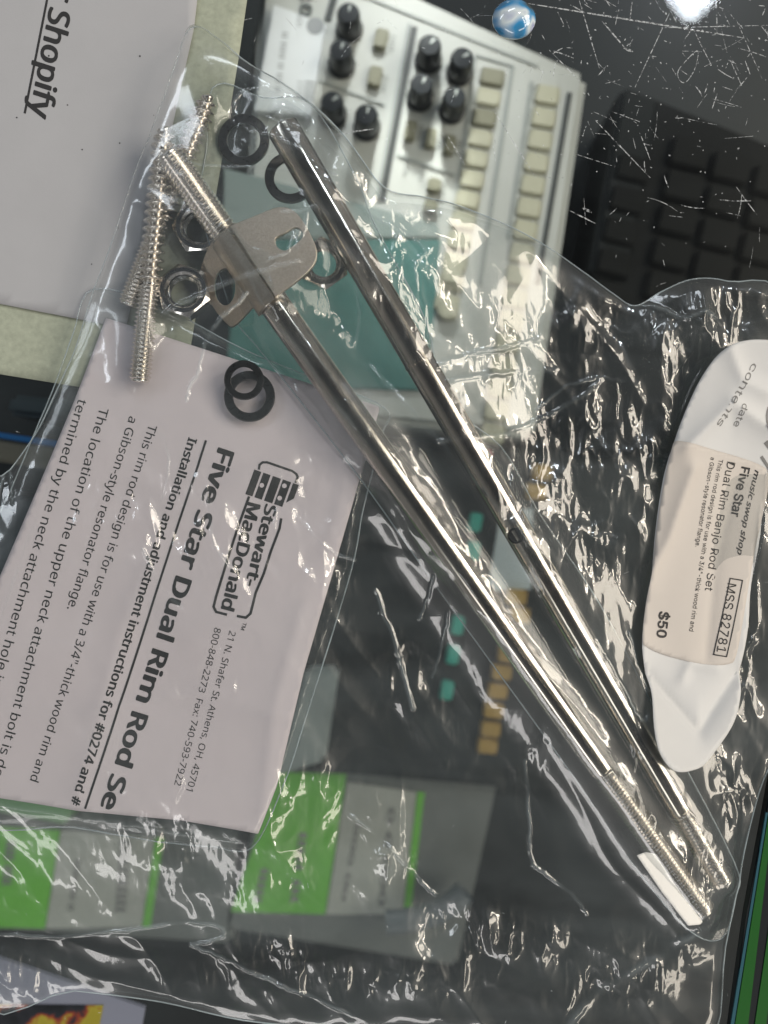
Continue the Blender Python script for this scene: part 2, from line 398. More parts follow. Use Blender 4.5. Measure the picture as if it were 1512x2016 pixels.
def scratch(x, y, ln, ang, w, bend=0.0, n=5):
    b = len(SV); a = math.radians(ang)
    for i in range(n + 1):
        t = i / n; aa = a + bend * (t - 0.5)
        cx = x + ln * (t - 0.5) * math.cos(aa); cy = y + ln * (t - 0.5) * math.sin(aa)
        ww = w * (math.sin(math.pi * min(max(t, 0.06), 0.94)) ** 0.5) / 2
        for sg in (-1, 1): SV.append((*P2(cx - sg * ww * math.sin(aa), cy + sg * ww * math.cos(aa)), 5e-5 + 1e-7 * (b % 400)))
    for i in range(n): SF.append((b + 2 * i, b + 2 * i + 2, b + 2 * i + 3, b + 2 * i + 1))
for k in range(135):
    x = rnd.gauss(1320, 170); y = abs(rnd.gauss(0, 190)) - 5
    scratch(x, y, rnd.expovariate(1 / 22) + 4, rnd.choice([10, 25, 62, 105, rnd.uniform(0, 180), rnd.uniform(0, 180)]) + rnd.gauss(0, 6), rnd.uniform(0.5, 2.2), rnd.gauss(0, 0.10))
for k in range(120):
    x = rnd.uniform(480, 1512); y = rnd.uniform(0, 560)
    if y > 120 + (x - 480) * 0.55: continue
    scratch(x, y, rnd.expovariate(1 / 16) + 3, rnd.uniform(0, 180), rnd.uniform(0.5, 1.6), rnd.gauss(0, 0.12))
for k in range(260):
    x = rnd.gauss(1300, 180); y = rnd.gauss(130, 170); scratch(x, y, rnd.uniform(1.5, 5), rnd.uniform(0, 180), rnd.uniform(1.2, 3.6), 0, 2)
for k in range(160):
    x = rnd.uniform(-10, 1512); y = rnd.choice([rnd.uniform(760, 2016), rnd.uniform(0, 560)]); scratch(x, y, rnd.uniform(2, 14), rnd.uniform(0, 180), rnd.uniform(0.7, 1.8), 0, 2)
for x0, y0, x1, y1, w in ((1020, 4, 1465, 75, 3.2), (1300, 55, 1512, 50, 1.5), (1140, 0, 1180, 135, 2), (1185, 42, 1235, 100, 2.6), (1228, 95, 1246, 102, 5), (1330, 0, 1250, 172, 1.6),
                          (1170, 235, 1280, 350, 2.2), (1450, 40, 1500, 155, 1.3), (972, 218, 1055, 350, 2), (880, 265, 915, 325, 2.2), (1118, 413, 1172, 440, 2.4), (1146, 410, 1165, 418, 5), (1090, 100, 1130, 115, 2.4), (690, 260, 735, 254, 3), (650, 265, 700, 262, 2), (1205, 220, 1260, 240, 1.6), (1410, 0, 1412, 75, 2), (1240, 40, 1245, 0, 2)):
    scratch((x0 + x1) / 2, (y0 + y1) / 2, math.hypot(x1 - x0, y1 - y0), math.degrees(math.atan2(y1 - y0, x1 - x0)), w, 0, 14)
blob = smooth_line([(1335, 140), (1352, 118), (1372, 100), (1374, 112), (1366, 140), (1350, 162), (1338, 158)], 4)
for i in range(len(blob)):
    a, b = blob[i], blob[(i + 1) % len(blob)]; scratch((a[0] + b[0]) / 2, (a[1] + b[1]) / 2, np.hypot(*(b - a)) * 1.3, math.degrees(math.atan2(b[1] - a[1], b[0] - a[0])), 1.6, 0, 2)
me = bpy.data.meshes.new('scratches'); me.from_pydata(SV, [], SF); link('scratches', me, M_scr, glass)

# ================================================================== UNDER THE GLASS
M_cream = mat('cream_plastic', (0.47, 0.48, 0.46), 0.45, noise=0.03, nscale=50)
M_knob = mat('knob_black', (0.012, 0.014, 0.017), 0.32)
M_btn = mat('button_olive', (0.22, 0.215, 0.155), 0.5, noise=0.05)
M_padw = mat('pad_cream', (0.44, 0.43, 0.33), 0.55, noise=0.05)
M_line = mat('panel_groove', (0.05, 0.055, 0.055), 0.5)
M_grey = mat('panel_grey', (0.30, 0.32, 0.31), 0.5)
M_teal = mat('teal_panel', (0.06, 0.18, 0.168), 0.5, noise=0.12, nscale=40)
ZT = -0.100
dm = empty('drum_machine', P(800, 400, ZS), 'cream drum machine with black knobs and rows of pads under the glass', 'drum machine')
quad_box('body', [(520, -150), (1158, 145), (1052, 862), (455, 800)], ZT, ZS + 0.001, M_cream, dm, 0.003)
quad_box('side_trim', [(500, -160), (540, -140), (462, 330), (425, 330)], ZT + 0.0012, ZT - 0.03, mat('trim_black', (0.01, 0.012, 0.012), 0.35), dm, 0.001)
quad_box('side_trim', [(478, -160), (500, -155), (425, 330), (405, 330)], ZT + 0.0025, ZT - 0.03, M_line, dm, 0.001)
zg = ZT + 0.0006
def groove(x0, y0, x1, y1, w, m=M_line, nm='panel_groove'):
    d = math.hypot(x1 - x0, y1 - y0); nx, ny = -(y1 - y0) / d * w / 2, (x1 - x0) / d * w / 2
    return quad_box(nm, [(x0 + nx, y0 + ny), (x1 + nx, y1 + ny), (x1 - nx, y1 - ny), (x0 - nx, y0 - ny)], zg, ZT - 0.0004, m, dm, 0)
groove(668, -40, 645, 40, 14); groove(816, 52, 752, 395, 13); groove(806, 46, 742, 392, 6, M_grey)
groove(700, -15, 1060, 130, 4, M_grey); groove(628, 158, 758, 207, 4, M_grey); groove(782, 305, 896, 345, 4, M_grey)
groove(938, 108, 1012, 130, 4, M_grey); groove(938, 108, 895, 420, 4, M_grey); groove(1010, 130, 945, 560, 7, M_grey); groove(1122, 182, 1058, 560, 10, M_line)
groove(1048, 160, 1000, 470, 6, M_grey)
for x, y in ((687, 40), (672, 112), (655, 212), (722, 237), (845, 102), (908, 127), (829, 178), (893, 203)):
    zk = ZT
    c = P(x, y, ZT + 0.008); Mx = Matrix.Translation((c.x, c.y, ZT + 0.0002))
    k = lathe('knob', [(0.0058, 0), (0.0058, 0.0012), (0.0050, 0.0016), (0.0048, 0.0125), (0.0040, 0.0140), (0.0, 0.0141)], M_knob, dm, Mx, 28)
    a = math.radians(rnd.uniform(30, 80)); q = [(c.x + 0.0030 * math.cos(a + t) , c.y + 0.0030 * math.sin(a + t)) for t in (-0.25, 0.25)]
    bm = bmesh.new(); vs = [bm.verts.new((*q[0], ZT + 0.0145)), bm.verts.new((*q[1], ZT + 0.0145)), bm.verts.new((c.x, c.y + 0.0004, ZT + 0.0145)), bm.verts.new((c.x + 0.0003, c.y, ZT + 0.0145))]
    bm.faces.new(vs); link('pointer', bm_mesh('pointer', bm), M_grey, k)
for x, y in ((750, 74), (738, 148)): pad('button', x, y, 27, 42, 13, ZT + 0.003, ZT, M_btn, dm)
for x, y in ((808, 255), (848, 270), (885, 283)): pad('button', x, y, 22, 40, 10, ZT + 0.003, ZT, M_btn, dm)
for x, y in ((855, 363), (848, 405)): pad('button', x, y, 28, 28, 13, ZT + 0.003, ZT, M_btn, dm)
for i in range(12): pad('pad', 970 - 8.2 * i, 150 + 40.5 * i, 48, 35, 11, ZT + 0.0018, ZT, M_padw if i % 2 or i > 3 else M_btn, dm, 0.2)
for i in range(16): pad('pad', 1078 - 7.2 * i, 186 + 44.5 * i, 48, 39, 10, ZT + 0.0018, ZT, M_padw, dm, 0.15)
for y in (538, 608): pad('button', 890 - (y - 538) * 0.1, y, 40, 42, 8, ZT + 0.003, ZT, M_padw, dm)
quad_box('teal_panel', [(470, 470), (868, 470), (842, 770), (440, 760)], ZT + 0.0012, ZT - 0.001, M_teal, dm, 0.0008)
quad_box('grey_panel', [(440, 330), (860, 440), (868, 468), (440, 468)], ZT + 0.0010, ZT - 0.001, mat('panel_dull', (0.24, 0.29, 0.28), 0.5), dm, 0.0005)
stk = quad_box('price_sticker', [(538, 8), (640, 46), (612, 228), (500, 218)], ZT + 0.0045, ZT + 0.0005, mat('sticker_white', (0.68, 0.70, 0.72), 0.5, noise=0.03), dm, 0.0004)
pr = Print(); pr.text('|| ||||| || ||| ||', (560, 75), (545, 190), 7, F_GRO, 0.02); pr.text('|||||', (590, 40), (586, 62), 7, F_GRO); pr.text('|||||', (607, 170), (603, 205), 12, F_GRO, 0.03); pr.text('|||||', (590, 170), (587, 205), 8, F_GRO)
pr.disc((622, 62), 17); pr.build('printed_text', mat('sticker_ink', (0.30, 0.31, 0.32), 0.6), stk, lambda x, y: 0 * x + ZT + 0.0046, 0, ZT)
pr = Print(); pr.text('10', (596, -18), (590, 32), 22, F_GRO, 0.04)

for x, y in ((704, 60), (690, 135), (676, 228), (742, 255), (772, 86), (757, 165), (862, 118), (925, 145), (846, 195), (910, 220), (826, 262), (866, 278), (902, 292), (872, 372), (866, 410), (800, 330), (830, 342)): pr.text(rnd.choice(['|| |||', '|||||', '||| ||']), (x, y - 14), (x - 5, y + 14), 6, F_GRO)
pr.build('panel_lettering', mat('panel_ink', (0.09, 0.1, 0.1), 0.6), dm, lambda x, y: 0 * x + ZT + 0.0008, 0, ZT)

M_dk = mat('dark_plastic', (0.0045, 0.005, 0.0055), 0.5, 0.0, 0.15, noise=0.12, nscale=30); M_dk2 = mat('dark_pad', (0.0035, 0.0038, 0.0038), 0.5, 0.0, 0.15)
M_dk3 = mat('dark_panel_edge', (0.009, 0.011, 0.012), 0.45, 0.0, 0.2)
ds = empty('synthesizer', P(1400, 400, ZS), 'dark grey synthesizer with black pads, in shadow under scratched glass', 'synthesizer')
quad_box('body', [(1228, 165), (1640, 330), (1560, 900), (1150, 900)], ZT - 0.012, ZS + 0.001, M_dk, ds, 0.003)
quad_box('side_panel', [(1225, 168), (1300, 195), (1240, 560), (1160, 540)], ZT - 0.010, ZS + 0.001, M_dk3, ds, 0.002)
for i in range(5): pad('pad', 1250 - 13 * i, 330 + 62 * i, 66, 48, 14, ZT - 0.0075, ZT - 0.013, M_dk2, ds, 0.15)
for i in range(5):
    for j in range(3): pad('pad', 1360 + 82 * j - 12 * i, 300 + 28 * j + 66 * i, 74, 56, 14, ZT - 0.008, ZT - 0.0125, M_dk2, ds, 0.12)

M_blk = mat('black_plastic', (0.010, 0.012, 0.014), 0.45, noise=0.1, nscale=40); M_gold = mat('gold_pad', (0.42, 0.27, 0.07), 0.5, noise=0.1); M_tpad = mat('teal_pad', (0.05, 0.38, 0.31), 0.5)
pc = empty('pad_controller', P(950, 1200, ZS), 'black pad controller with gold and teal pads under the two rods', 'pad controller')
quad_box('body', [(640, 890), (1290, 885), (1250, 1575), (560, 1515)], ZT - 0.02, ZS + 0.001, M_blk, pc, 0.003)
for x, y in ((1068, 930), (1056, 968), (1018, 1176), (1024, 1212), (1008, 1252), (1000, 1290), (988, 1325), (980, 1362), (972, 1400), (966, 1437), (960, 1470)):
    pad('gold_pad', x, y, 40, 30, 6, ZT - 0.016, ZT - 0.021, M_gold, pc, 0.12)
for x, y in ((936, 1028), (932, 1085), (901, 1232), (892, 1290), (880, 1360)): pad('teal_pad', x, y, 26, 38, 10, ZT - 0.016, ZT - 0.021, M_tpad, pc, 0.25)
pad('red_button', 962, 893, 16, 16, 0, ZT - 0.017, ZT - 0.021, mat('red_button', (0.5, 0.04, 0.08), 0.5), pc, 0.45)
quad_box('pale_sticker', [(985, 1010), (1050, 1000), (1045, 1160), (960, 1165)], ZT - 0.0194, ZT - 0.0205, mat('pale_sticker', (0.5, 0.56, 0.6), 0.5), pc, 0)

M_grn = mat('green_card', (0.17, 0.54, 0.06), 0.55, noise=0.05); M_wht = mat('dull_white', (0.46, 0.47, 0.44), 0.6, noise=0.05); M_gry = mat('grey_box', (0.17, 0.18, 0.18), 0.55, noise=0.06)
def green_box(quad, label, greens, whites, marks, zt):
    r = empty('product_box', P(quad[0][0], quad[0][1], ZS), label, 'box', 'green and white boxes on the case shelf')
    b = quad_box('carton', quad, zt, ZS + 0.001, M_gry, r, 0.002)
    for q in greens: quad_box('green_panel', q, zt + 0.0006, zt - 0.001, M_grn, r, 0)
    for q in whites: quad_box('white_panel', q, zt + 0.0007, zt - 0.001, M_wht, r, 0)
    pr = Print()
    for t, a, c, h in marks: pr.text(t, a, c, h, F_GRO, 0.03)
    pr.build('printed_text', M_inkg, r, lambda x, y: 0 * x + zt + 0.0009, 0, zt)
green_box([(535, 1505), (985, 1520), (900, 1905), (440, 1830)], 'grey box with large green panel left of a white panel, below the rods',
          [[(548, 1520), (682, 1524), (640, 1800), (455, 1795)], [(822, 1560), (836, 1560), (808, 1800), (794, 1800)]], [[(684, 1540), (820, 1560), (792, 1800), (642, 1800)]],
          [('lllll', (515, 1710), (500, 1775), 14), ('lllll lll', (590, 1640), (572, 1775), 14), ('o o ooo', (765, 1590), (745, 1780), 16), ('ooo oo', (700, 1620), (672, 1770), 12)], ZT - 0.03)
green_box([(-60, 1600), (465, 1640), (455, 1860), (-60, 1830)], 'grey box with green panel at its left end, behind the bottom left bag edge',
          [[(-60, 1625), (118, 1635), (88, 1828), (-60, 1825)], [(306, 1650), (322, 1650), (296, 1825), (280, 1825)]], [[(120, 1635), (304, 1650), (278, 1825), (90, 1828)]],
          [('lllll lllll', (15, 1655), (5, 1740), 18), ('lllllllllll', (238, 1655), (228, 1795), 20), ('ooo oo o', (150, 1690), (135, 1790), 14)], ZT - 0.03)
tag(quad_box('product_box', [(-60, 1520), (150, 1540), (130, 1625), (-60, 1590)], ZT - 0.024, ZS + 0.001, mat('pale_green', (0.22, 0.42, 0.2), 0.55)), 'plain pale green box lid peeking below the instruction sheet', 'box', 'green and white boxes on the case shelf')
tag(quad_box('pale_case', [(600, 1318), (668, 1316), (640, 1500), (540, 1530)], ZT - 0.010, ZS + 0.001, mat('pale_case', (0.36, 0.40, 0.40), 0.4), bev=0.002), 'pale grey plastic case right of the instruction sheet', 'case')
l = smooth_line([(760, 1815), (800, 1812), (850, 1800), (890, 1778), (915, 1755)], 5, False)
hz = ZT - 0.018
tag(tube('hose', [P(x, y, hz) for x, y in l], 0.0052, mat('hose_grey', (0.17, 0.19, 0.21), 0.35), None, 16), 'short bent grey hose on the grey box', 'hose')
tb = empty('carton', P(0, 870, ZS), 'tan carton with a bright blue top edge at the left', 'carton')
quad_box('body', [(-60, 855), (112, 882), (98, 925), (-60, 900)], -0.06, ZS + 0.001, mat('tan_card', (0.22, 0.20, 0.16), 0.6, noise=0.1), tb, 0.001)
quad_box('blue_edge', [(-60, 842), (114, 868), (112, 880), (-60, 853)], -0.059, -0.075, mat('blue_edge', (0.02, 0.20, 0.55), 0.4), tb, 0.0006)
tag(quad_box('card_box', [(-60, 960), (180, 990), (120, 1300), (-60, 1280)], -0.09, ZS + 0.001, mat('navy_box', (0.03, 0.045, 0.06), 0.5), bev=0.002), 'dark navy box under the left edge of the bag', 'box')
tag(quad_box('card_box', [(20, 775), (150, 790), (135, 830), (10, 815)], -0.07, ZS + 0.001, mat('slate_box', (0.06, 0.085, 0.10), 0.5), bev=0.002), 'small slate grey box just below the speckled card', 'box')

# picture card under the glass, bottom left
M_pic = bpy.data.materials.new('picture'); M_pic.use_nodes = True; nt = M_pic.node_tree; b = nt.nodes['Principled BSDF']; b.inputs['Roughness'].default_value = 0.3
tc = nt.nodes.new('ShaderNodeTexCoord'); nz = nt.nodes.new('ShaderNodeTexNoise'); nz.inputs['Scale'].default_value = 75; nz.inputs['Detail'].default_value = 5; cr = nt.nodes.new('ShaderNodeValToRGB')
cr.color_ramp.elements[0].position = 0.40; cr.color_ramp.elements[0].color = (0.006, 0.006, 0.01, 1); cr.color_ramp.elements[1].position = 0.66; cr.color_ramp.elements[1].color = (0.45, 0.36, 0.03, 1)
for p_, c_ in ((0.50, (0.02, 0.02, 0.03, 1)), (0.55, (0.35, 0.05, 0.02, 1)), (0.60, (0.5, 0.40, 0.04, 1))):
    e = cr.color_ramp.elements.new(p_); e.color = c_
nt.links.new(tc.outputs['Object'], nz.inputs['Vector']); nt.links.new(nz.outputs[0], cr.inputs[0]); nt.links.new(cr.outputs[0], b.inputs['Base Color'])
pcard = empty('picture_card', P(80, 1990, -0.05), 'lilac card with a black and yellow picture in the bottom left corner', 'card')
quad_box('card', [(-80, 1860), (285, 1985), (262, 2120), (-80, 2120)], -0.050, -0.052, mat('lilac_card', (0.30, 0.30, 0.40), 0.5), pcard, 0)
quad_box('picture', [(-80, 1977), (203, 1980), (175, 2120), (-80, 2120)], -0.0495, -0.0505, M_pic, pcard, 0)
M_gl = mat('green_stripe', (0.006, 0.10, 0.010), 0.35)
tr = empty('edge_trim', P(1490, 1850, 0), 'black trim bar with bright green stripes along the lower right edge', 'trim bar')
quad_box('bar', [(1522, 1520), (1620, 1520), (1600, 2100), (1428, 2100), (1470, 1800)], 0.0035, 0.0002, mat('trim_bar', (0.010, 0.014, 0.018), 0.3), tr, 0.0006)
for q in ([(1513, 1606), (1522, 1606), (1463, 2100), (1434, 2100)], [(1524, 1760), (1536, 1760), (1500, 2100), (1474, 2100)]): quad_box('green_stripe', q, 0.0038, 0.0030, M_gl, tr, 0)
quad_box('blue_stripe', [(1508, 1600), (1512, 1600), (1432, 2100), (1425, 2100)], 0.0037, 0.0030, mat('blue_stripe', (0.02, 0.10, 0.14), 0.35), tr, 0)
M_iri = mat('iridescent_glass', (0.3, 0.36, 0.42), 0.10, 0.0, Coat_Weight=1.0, Coat_Roughness=0.03)
nt = M_iri.node_tree; tc = nt.nodes.new('ShaderNodeTexCoord'); nz = nt.nodes.new('ShaderNodeTexNoise'); nz.inputs['Scale'].default_value = 75; nz.inputs['Distortion'].default_value = 0.5; cr = nt.nodes.new('ShaderNodeValToRGB')
cr.color_ramp.elements[0].position = 0.34; cr.color_ramp.elements[0].color = (0.04, 0.06, 0.06, 1); cr.color_ramp.elements[1].position = 0.68; cr.color_ramp.elements[1].color = (0.62, 0.6, 0.42, 1)
for p_, c_ in ((0.43, (0.05, 0.30, 0.62, 1)), (0.50, (0.75, 0.85, 0.9, 1)), (0.57, (0.22, 0.25, 0.55, 1))): cr.color_ramp.elements.new(p_).color = c_
nt.links.new(tc.outputs['Object'], nz.inputs['Vector']); nt.links.new(nz.outputs[0], cr.inputs[0]); nt.links.new(cr.outputs[0], nt.nodes['Principled BSDF'].inputs['Base Color'])
bm = bmesh.new(); bmesh.ops.create_uvsphere(bm, u_segments=32, v_segments=16, radius=0.0068); bmesh.ops.scale(bm, vec=(1, 0.9, 0.55), verts=bm.verts); bmesh.ops.translate(bm, vec=P(1012, 38, 0.004) , verts=bm.verts)
bm_me = bm_mesh('glass_bead', bm, True); tag(link('glass_bead', bm_me, M_iri), 'iridescent blue and white glass bead near the top edge', 'bead')

# ================================================================== PAPERS ON THE GLASS
def zwave(k, amp, base, sc=18):
    return lambda x, y: base + amp * (vnoise(x * sc + 40, y * sc + 40, k) + 0.5)
def paper(name, outline, zf, m, step=0.003, zref=0.0, th=0.00012, parent=None):
    xy, F = grid_sheet(pts(outline, zref), step)
    V = np.concatenate([xy, zf(xy[:, 0], xy[:, 1])[:, None]], 1)
    me = np_mesh(name, V, F)
    o = link(name, me, m, parent)
    s = o.modifiers.new('thickness', 'SOLIDIFY'); s.thickness = th; s.offset = -1
    return o
z_card = zwave(20, 0.0003, 0.0004, 10)
tag(paper('card', [(-80, -80), (500, -80), (487, 0), (472, 105), (440, 300), (358, 792), (180, 766), (-80, 724)], z_card, M_card, 0.004), 'pale green grey speckled card lying under the white page', 'card')
z_page = zwave(21, 0.0009, 0.0010, 9)
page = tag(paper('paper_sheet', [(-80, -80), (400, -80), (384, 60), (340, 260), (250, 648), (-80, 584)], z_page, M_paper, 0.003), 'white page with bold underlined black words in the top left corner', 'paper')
pr = Print(); pr.text('er Shopify', (116, -52), (62, 233), 42, F_HUM, 0.022, 0.12); pr.line((104, -30), (53, 228), 4.5)
for _ in range(9): pr.disc((rnd.uniform(20, 330), rnd.uniform(60, 560)), rnd.uniform(0.8, 2.0), 8)
pr.build('printed_text', M_ink, page, z_page, 8e-5)

INS = [(212, 628), (400, 688), (560, 740), (748, 802), (735, 850), (690, 1010), (600, 1320), (548, 1540), (512, 1632), (360, 1606), (160, 1588), (-60, 1556), (-60, 1300), (60, 1010), (150, 790)]
IC = [([(600, 1190), (545, 1380), (520, 1600)], 0.0012, 0.0040), ([(720, 900), (560, 880), (420, 930), (250, 900)], -0.0007, 0.0050), ([(330, 1020), (240, 1250), (160, 1560)], 0.0010, 0.0045), ([(600, 1420), (400, 1360), (180, 1400)], 0.0008, 0.0040), ([(660, 830), (680, 960), (640, 1100)], 0.0008, 0.0025)]
def soft_crease(x, y):
    z = 0 * x
    for l, hh, ww in IC:
        d = np.full(x.shape, 1e9); q = pts(l)
        for a, b in zip(q[:-1], q[1:]): d = np.minimum(d, seg_dist(x, y, a, b)[0])
        z = z + hh * np.exp(-d / ww)
    return z
z_ins = lambda x, y: 0.0014 + soft_crease(x, y) + np.clip((0.040 - y) / 0.06, 0.12, 1) * (0.0034 * (vnoise(x * 24 + 3, y * 17 + 5, 23) + 0.5) + 0.0011 * (facet(x * 42, y * 26, 24) + 0.5))
ins = tag(paper('instruction_sheet', INS, z_ins, M_insert, 0.0015), 'folded pinkish white instruction sheet with black print inside the clear bag', 'instruction sheet')
pr = Print()
pr.text('Stewart-', (526, 993), (487, 1148), 22, F_HUM, 0.03); pr.text('MacDonald', (492, 990), (440, 1194), 24, F_HUM, 0.03)
pr.text('TM', (483, 1222), (478, 1236), 7, F_HUM, 0.01)
cx = lambda t, u: (np.array((513, 908)) + np.array((80, 30)) * t + np.array((-17.5, 48)) * u / 1.0)
top = [cx(0.03, 0.55 - .5), cx(0.0, 0.28 - .5), cx(0.08, 0.12 - .5), cx(0.2, 0.08 - .5), cx(0.75, 0.12 - .5), cx(0.92, 0.18 - .5), cx(0.96, 0.35 - .5), cx(0.94, 0.60 - .5)]
pr.path([(512, 924), (513, 916), (519, 911), (528, 911), (577, 928), (585, 934), (588, 940), (584, 950)], 4.5)
for i, (w0, w1) in enumerate(((0.0, 0.155), (0.2, 0.36), (0.41, 0.59), (0.63, 0.81), (0.855, 0.98))):
    f = lambda t, u: np.array((503, 925)) + np.array((89, 31)) * t + np.array((-17, 48)) * u
    pr.poly([f(w0, 0), f(w1, 0), f(w1, 1 if i < 4 else 0.55), f(w0, 1 if i < 4 else 0.8)])
pr.path([(493, 979), (474, 1032), (455, 1090), (443, 1130), (430, 1172), (425, 1192), (430, 1202), (450, 1207)], 5)
pr.path([(556, 1022), (553, 1040), (536, 1085), (523, 1127), (507, 1165), (501, 1190), (497, 1205), (488, 1213), (472, 1210)], 5)
pr.text('21 N. Shafer St. Athens, OH, 45701', (456, 1238), (372, 1548), 13); pr.text('800-848-2273  Fax: 740-593-7922', (427, 1232), (348, 1538), 13)
pr.text('Five Star Dual Rim Rod Se', (432, 884), (206, 1578), 32, F_HUM, 0.03)
pr.line((408, 868), (176, 1584), 4.5, 80)
pr.text('Installation and adjustment instructions for #0274 and #', (374, 862), (148, 1574), 17, F_HUM, 0.024)
pr.text('This rim rod design is for use with a 3/4"-thick wood rim and', (296, 836), (66, 1530), 17, F_HUM, 0.004)
pr.text('a Gibson-style resonator flange.', (258, 820), (138, 1196), 17, F_HUM, 0.004)
pr.text('The location of the upper neck attachment bolt is de-', (200, 803), (-8, 1530), 18, F_HUM, 0.004)
pr.text('termined by the neck attachment hole in', (158, 786), (-8, 1345), 18, F_HUM, 0.004)
ci = (PX)
ink = pr.build('printed_text', M_ink, ins, z_ins, 9e-5)
pr = Print()
for q in ((518, 956), (562, 957), (553, 981)): pr.disc(q, 4.6)
pr.build('fret_dots', M_insert, ins, z_ins, 1.6e-4)

# ================================================================== HARDWARE
OBST = []     # (kind, data) for the draped films, world metres
def cap_obst(a, b, ra, rb): OBST.append((np.array(a), np.array(b), ra, rb))
def hanger_bolt(a, b, mid, label, rc=0.0035):
    r = empty('hanger_bolt', (a + b) / 2, label, 'hanger bolt', 'hanger bolts in the bag')
    m = a + (b - a) * mid
    threaded('wood_thread', a, m, rc * 1.08, rc * 0.54, 0.0025, M_bolt, r, 1.0, 0.3)
    threaded('machine_thread', m, b, rc * 0.98, rc * 0.74, 0.00132, M_bolt, r, 1.0)
    cap_obst(a, b, rc, rc)
hanger_bolt(P(413, 188, 0.0044), P(252, 602, 0.0042), 0.60, 'nickel hanger bolt lying below the others, its tip nearest the top')
hanger_bolt(P(326, 250, 0.0108), P(275, 752, 0.0058), 0.62, 'nickel hanger bolt lying on top, its end over the instruction sheet')

# rod with nut bracket
def rodpart(name, a, b, r0, r1, m, parent):
    L = (b - a).length; M = axis_frame(a, b); n = 24
    prof = [(r0 * 0.86, -0.0), (r0 * 0.97, 0.0004), (r0, 0.001)] + [(r0 + (r1 - r0) * i / n, 0.001 + (L - 0.002) * i / n) for i in range(1, n)] + [(r1, L - 0.001), (r1 * 0.97, L - 0.0004), (r1 * 0.88, L)]
    return lathe(name, prof, m, parent, M, 64)
def along(a, b, t): return a + (b - a) * t
A2 = P(333, 305, 0.0125); B2 = P(1385, 1795, 0.0048)
r2 = empty('rim_rod', (A2 + B2) / 2, 'long polished rim rod with threads at both ends, through the bent bracket', 'rim rod', 'two polished rim rods')
t0 = 0.104; t1 = 0.810
threaded('end_thread', A2, along(A2, B2, t0), 0.0046, 0.0040, 0.00135, M_bolt, r2, 1.0, 0.12)
rodpart('shaft', along(A2, B2, t0 - 0.002), along(A2, B2, t1), 0.0048, 0.0042, M_steel, r2)
threaded('end_thread', along(A2, B2, t1), B2, 0.0041, 0.0033, 0.00115, M_bolt, r2, 1.0, 0.1)
cap_obst(A2, B2, 0.0046, 0.0038)
A1 = P(556, 250, 0.0094); B1 = P(1424, 1738, 0.0046)
r1 = empty('rim_rod', (A1 + B1) / 2, 'rim rod with a cross hole and a long slot, right of the bracket rod', 'rim rod', 'two polished rim rods')
t1 = 0.905
rodpart('shaft', A1, along(A1, B1, t1), 0.0051, 0.0039, M_steel, r1)
threaded('end_thread', along(A1, B1, t1), B1, 0.0039, 0.0031, 0.00115, M_bolt, r1, 1.0, 0.1)
cap_obst(A1, B1, 0.0046, 0.0038)
def cross_hole(root, A, B, t, r, rad, roll=0.0):
    """dark drilled hole: a short dark plug let into the rod with a bright rim"""
    c = along(A, B, t); M = axis_frame(A, B); ax = M.to_3x3() @ Vector((math.sin(roll), -math.cos(roll), 0))
    if ax.z < 0: ax = -ax
    top = c + ax * (rad * 0.97)
    Mh = axis_frame(c + ax * rad * 0.2, top + ax * 0.00012)
    L = (top + ax * 0.00012 - (c + ax * rad * 0.2)).length
    h = lathe('drilled_hole', [(r, 0), (r, L), (r * 0.8, L + 0.0001), (r * 0.7, L - 0.0002)], M_hole, root, Mh, 24)
    return h
cross_hole(r1, A1, B1, 0.532, 0.0025, 0.00458, 0.42)
cross_hole(r2, A2, B2, 0.486, 0.0020, 0.0047, -0.95)
# slip ring seen on the slotted rod
def ring(root, A, B, t, rad, w, name='collar'):
    c = along(A, B, t); d = (B - A).normalized()
    return lathe(name, [(rad, 0), (rad + 0.00022, 0.0001), (rad + 0.00022, w - 0.0001), (rad, w)], M_steel, root, axis_frame(c, c + d * 0.01), 48)
ring(r1, A1, B1, 0.305, 0.00474, 0.0011)

# bracket
br = empty('bracket', P(500, 520, 0.008), 'bent nickel bracket plate with a slot, wrapped over the rod', 'bracket')
rax = (B2 - A2).normalized()
zp = 0.0186
def plate_to(me, fn):
    for v in me.vertices: v.co = fn(v.co)
    me.update(); return me
S0 = 1000.0
out = smooth_line([(455, 447), (500, 427), (545, 408), (572, 411), (592, 430), (612, 465), (622, 492), (618, 517), (598, 541), (572, 562), (543, 584)], 5, False)
slot = smooth_line([(541, 469), (560, 457), (580, 445), (594, 452), (596, 466), (580, 482), (561, 494), (545, 487)], 4)
sc = PX * (H - zp) / H
loc = lambda l: [((x - 756) * sc, (1008 - y) * sc) for x, y in l]
m1 = plate(loc(out), [loc(slot)], 0.0013, 0.00018)
def f_top(co):
    x = co.x; y = co.y
    d = (Vector((x, y, 0)) - Vector((*loc([(500, 515)])[0], 0))).dot(Vector((0.8146, 0.58, 0)))
    return Vector((x, y, co.z + zp - 0.10 * max(d, 0)))
plate_to(m1, f_top)
flap = smooth_line([(432, 478), (410, 500), (392, 530), (396, 560), (415, 598), (440, 628), (456, 636), (490, 616), (520, 596)], 5, False)
hole = [(443 + 27 * math.cos(t) * 0.9, 566 + 33 * math.sin(t)) for t in np.linspace(0, 2 * np.pi, 28, endpoint=False)]
zf0 = 0.007; sc = PX * (H - zf0) / H
m2 = plate(loc(flap), [loc(hole)], 0.0013, 0.00018)
f0 = Vector((*loc([(476, 540)])[0], 0))
def f_flap(co):
    d = -(Vector((co.x, co.y, 0)) - f0).dot(Vector((0.8146, 0.58, 0)))
    return Vector((co.x, co.y, co.z + 0.0130 - 0.95 * max(d, -0.002)))
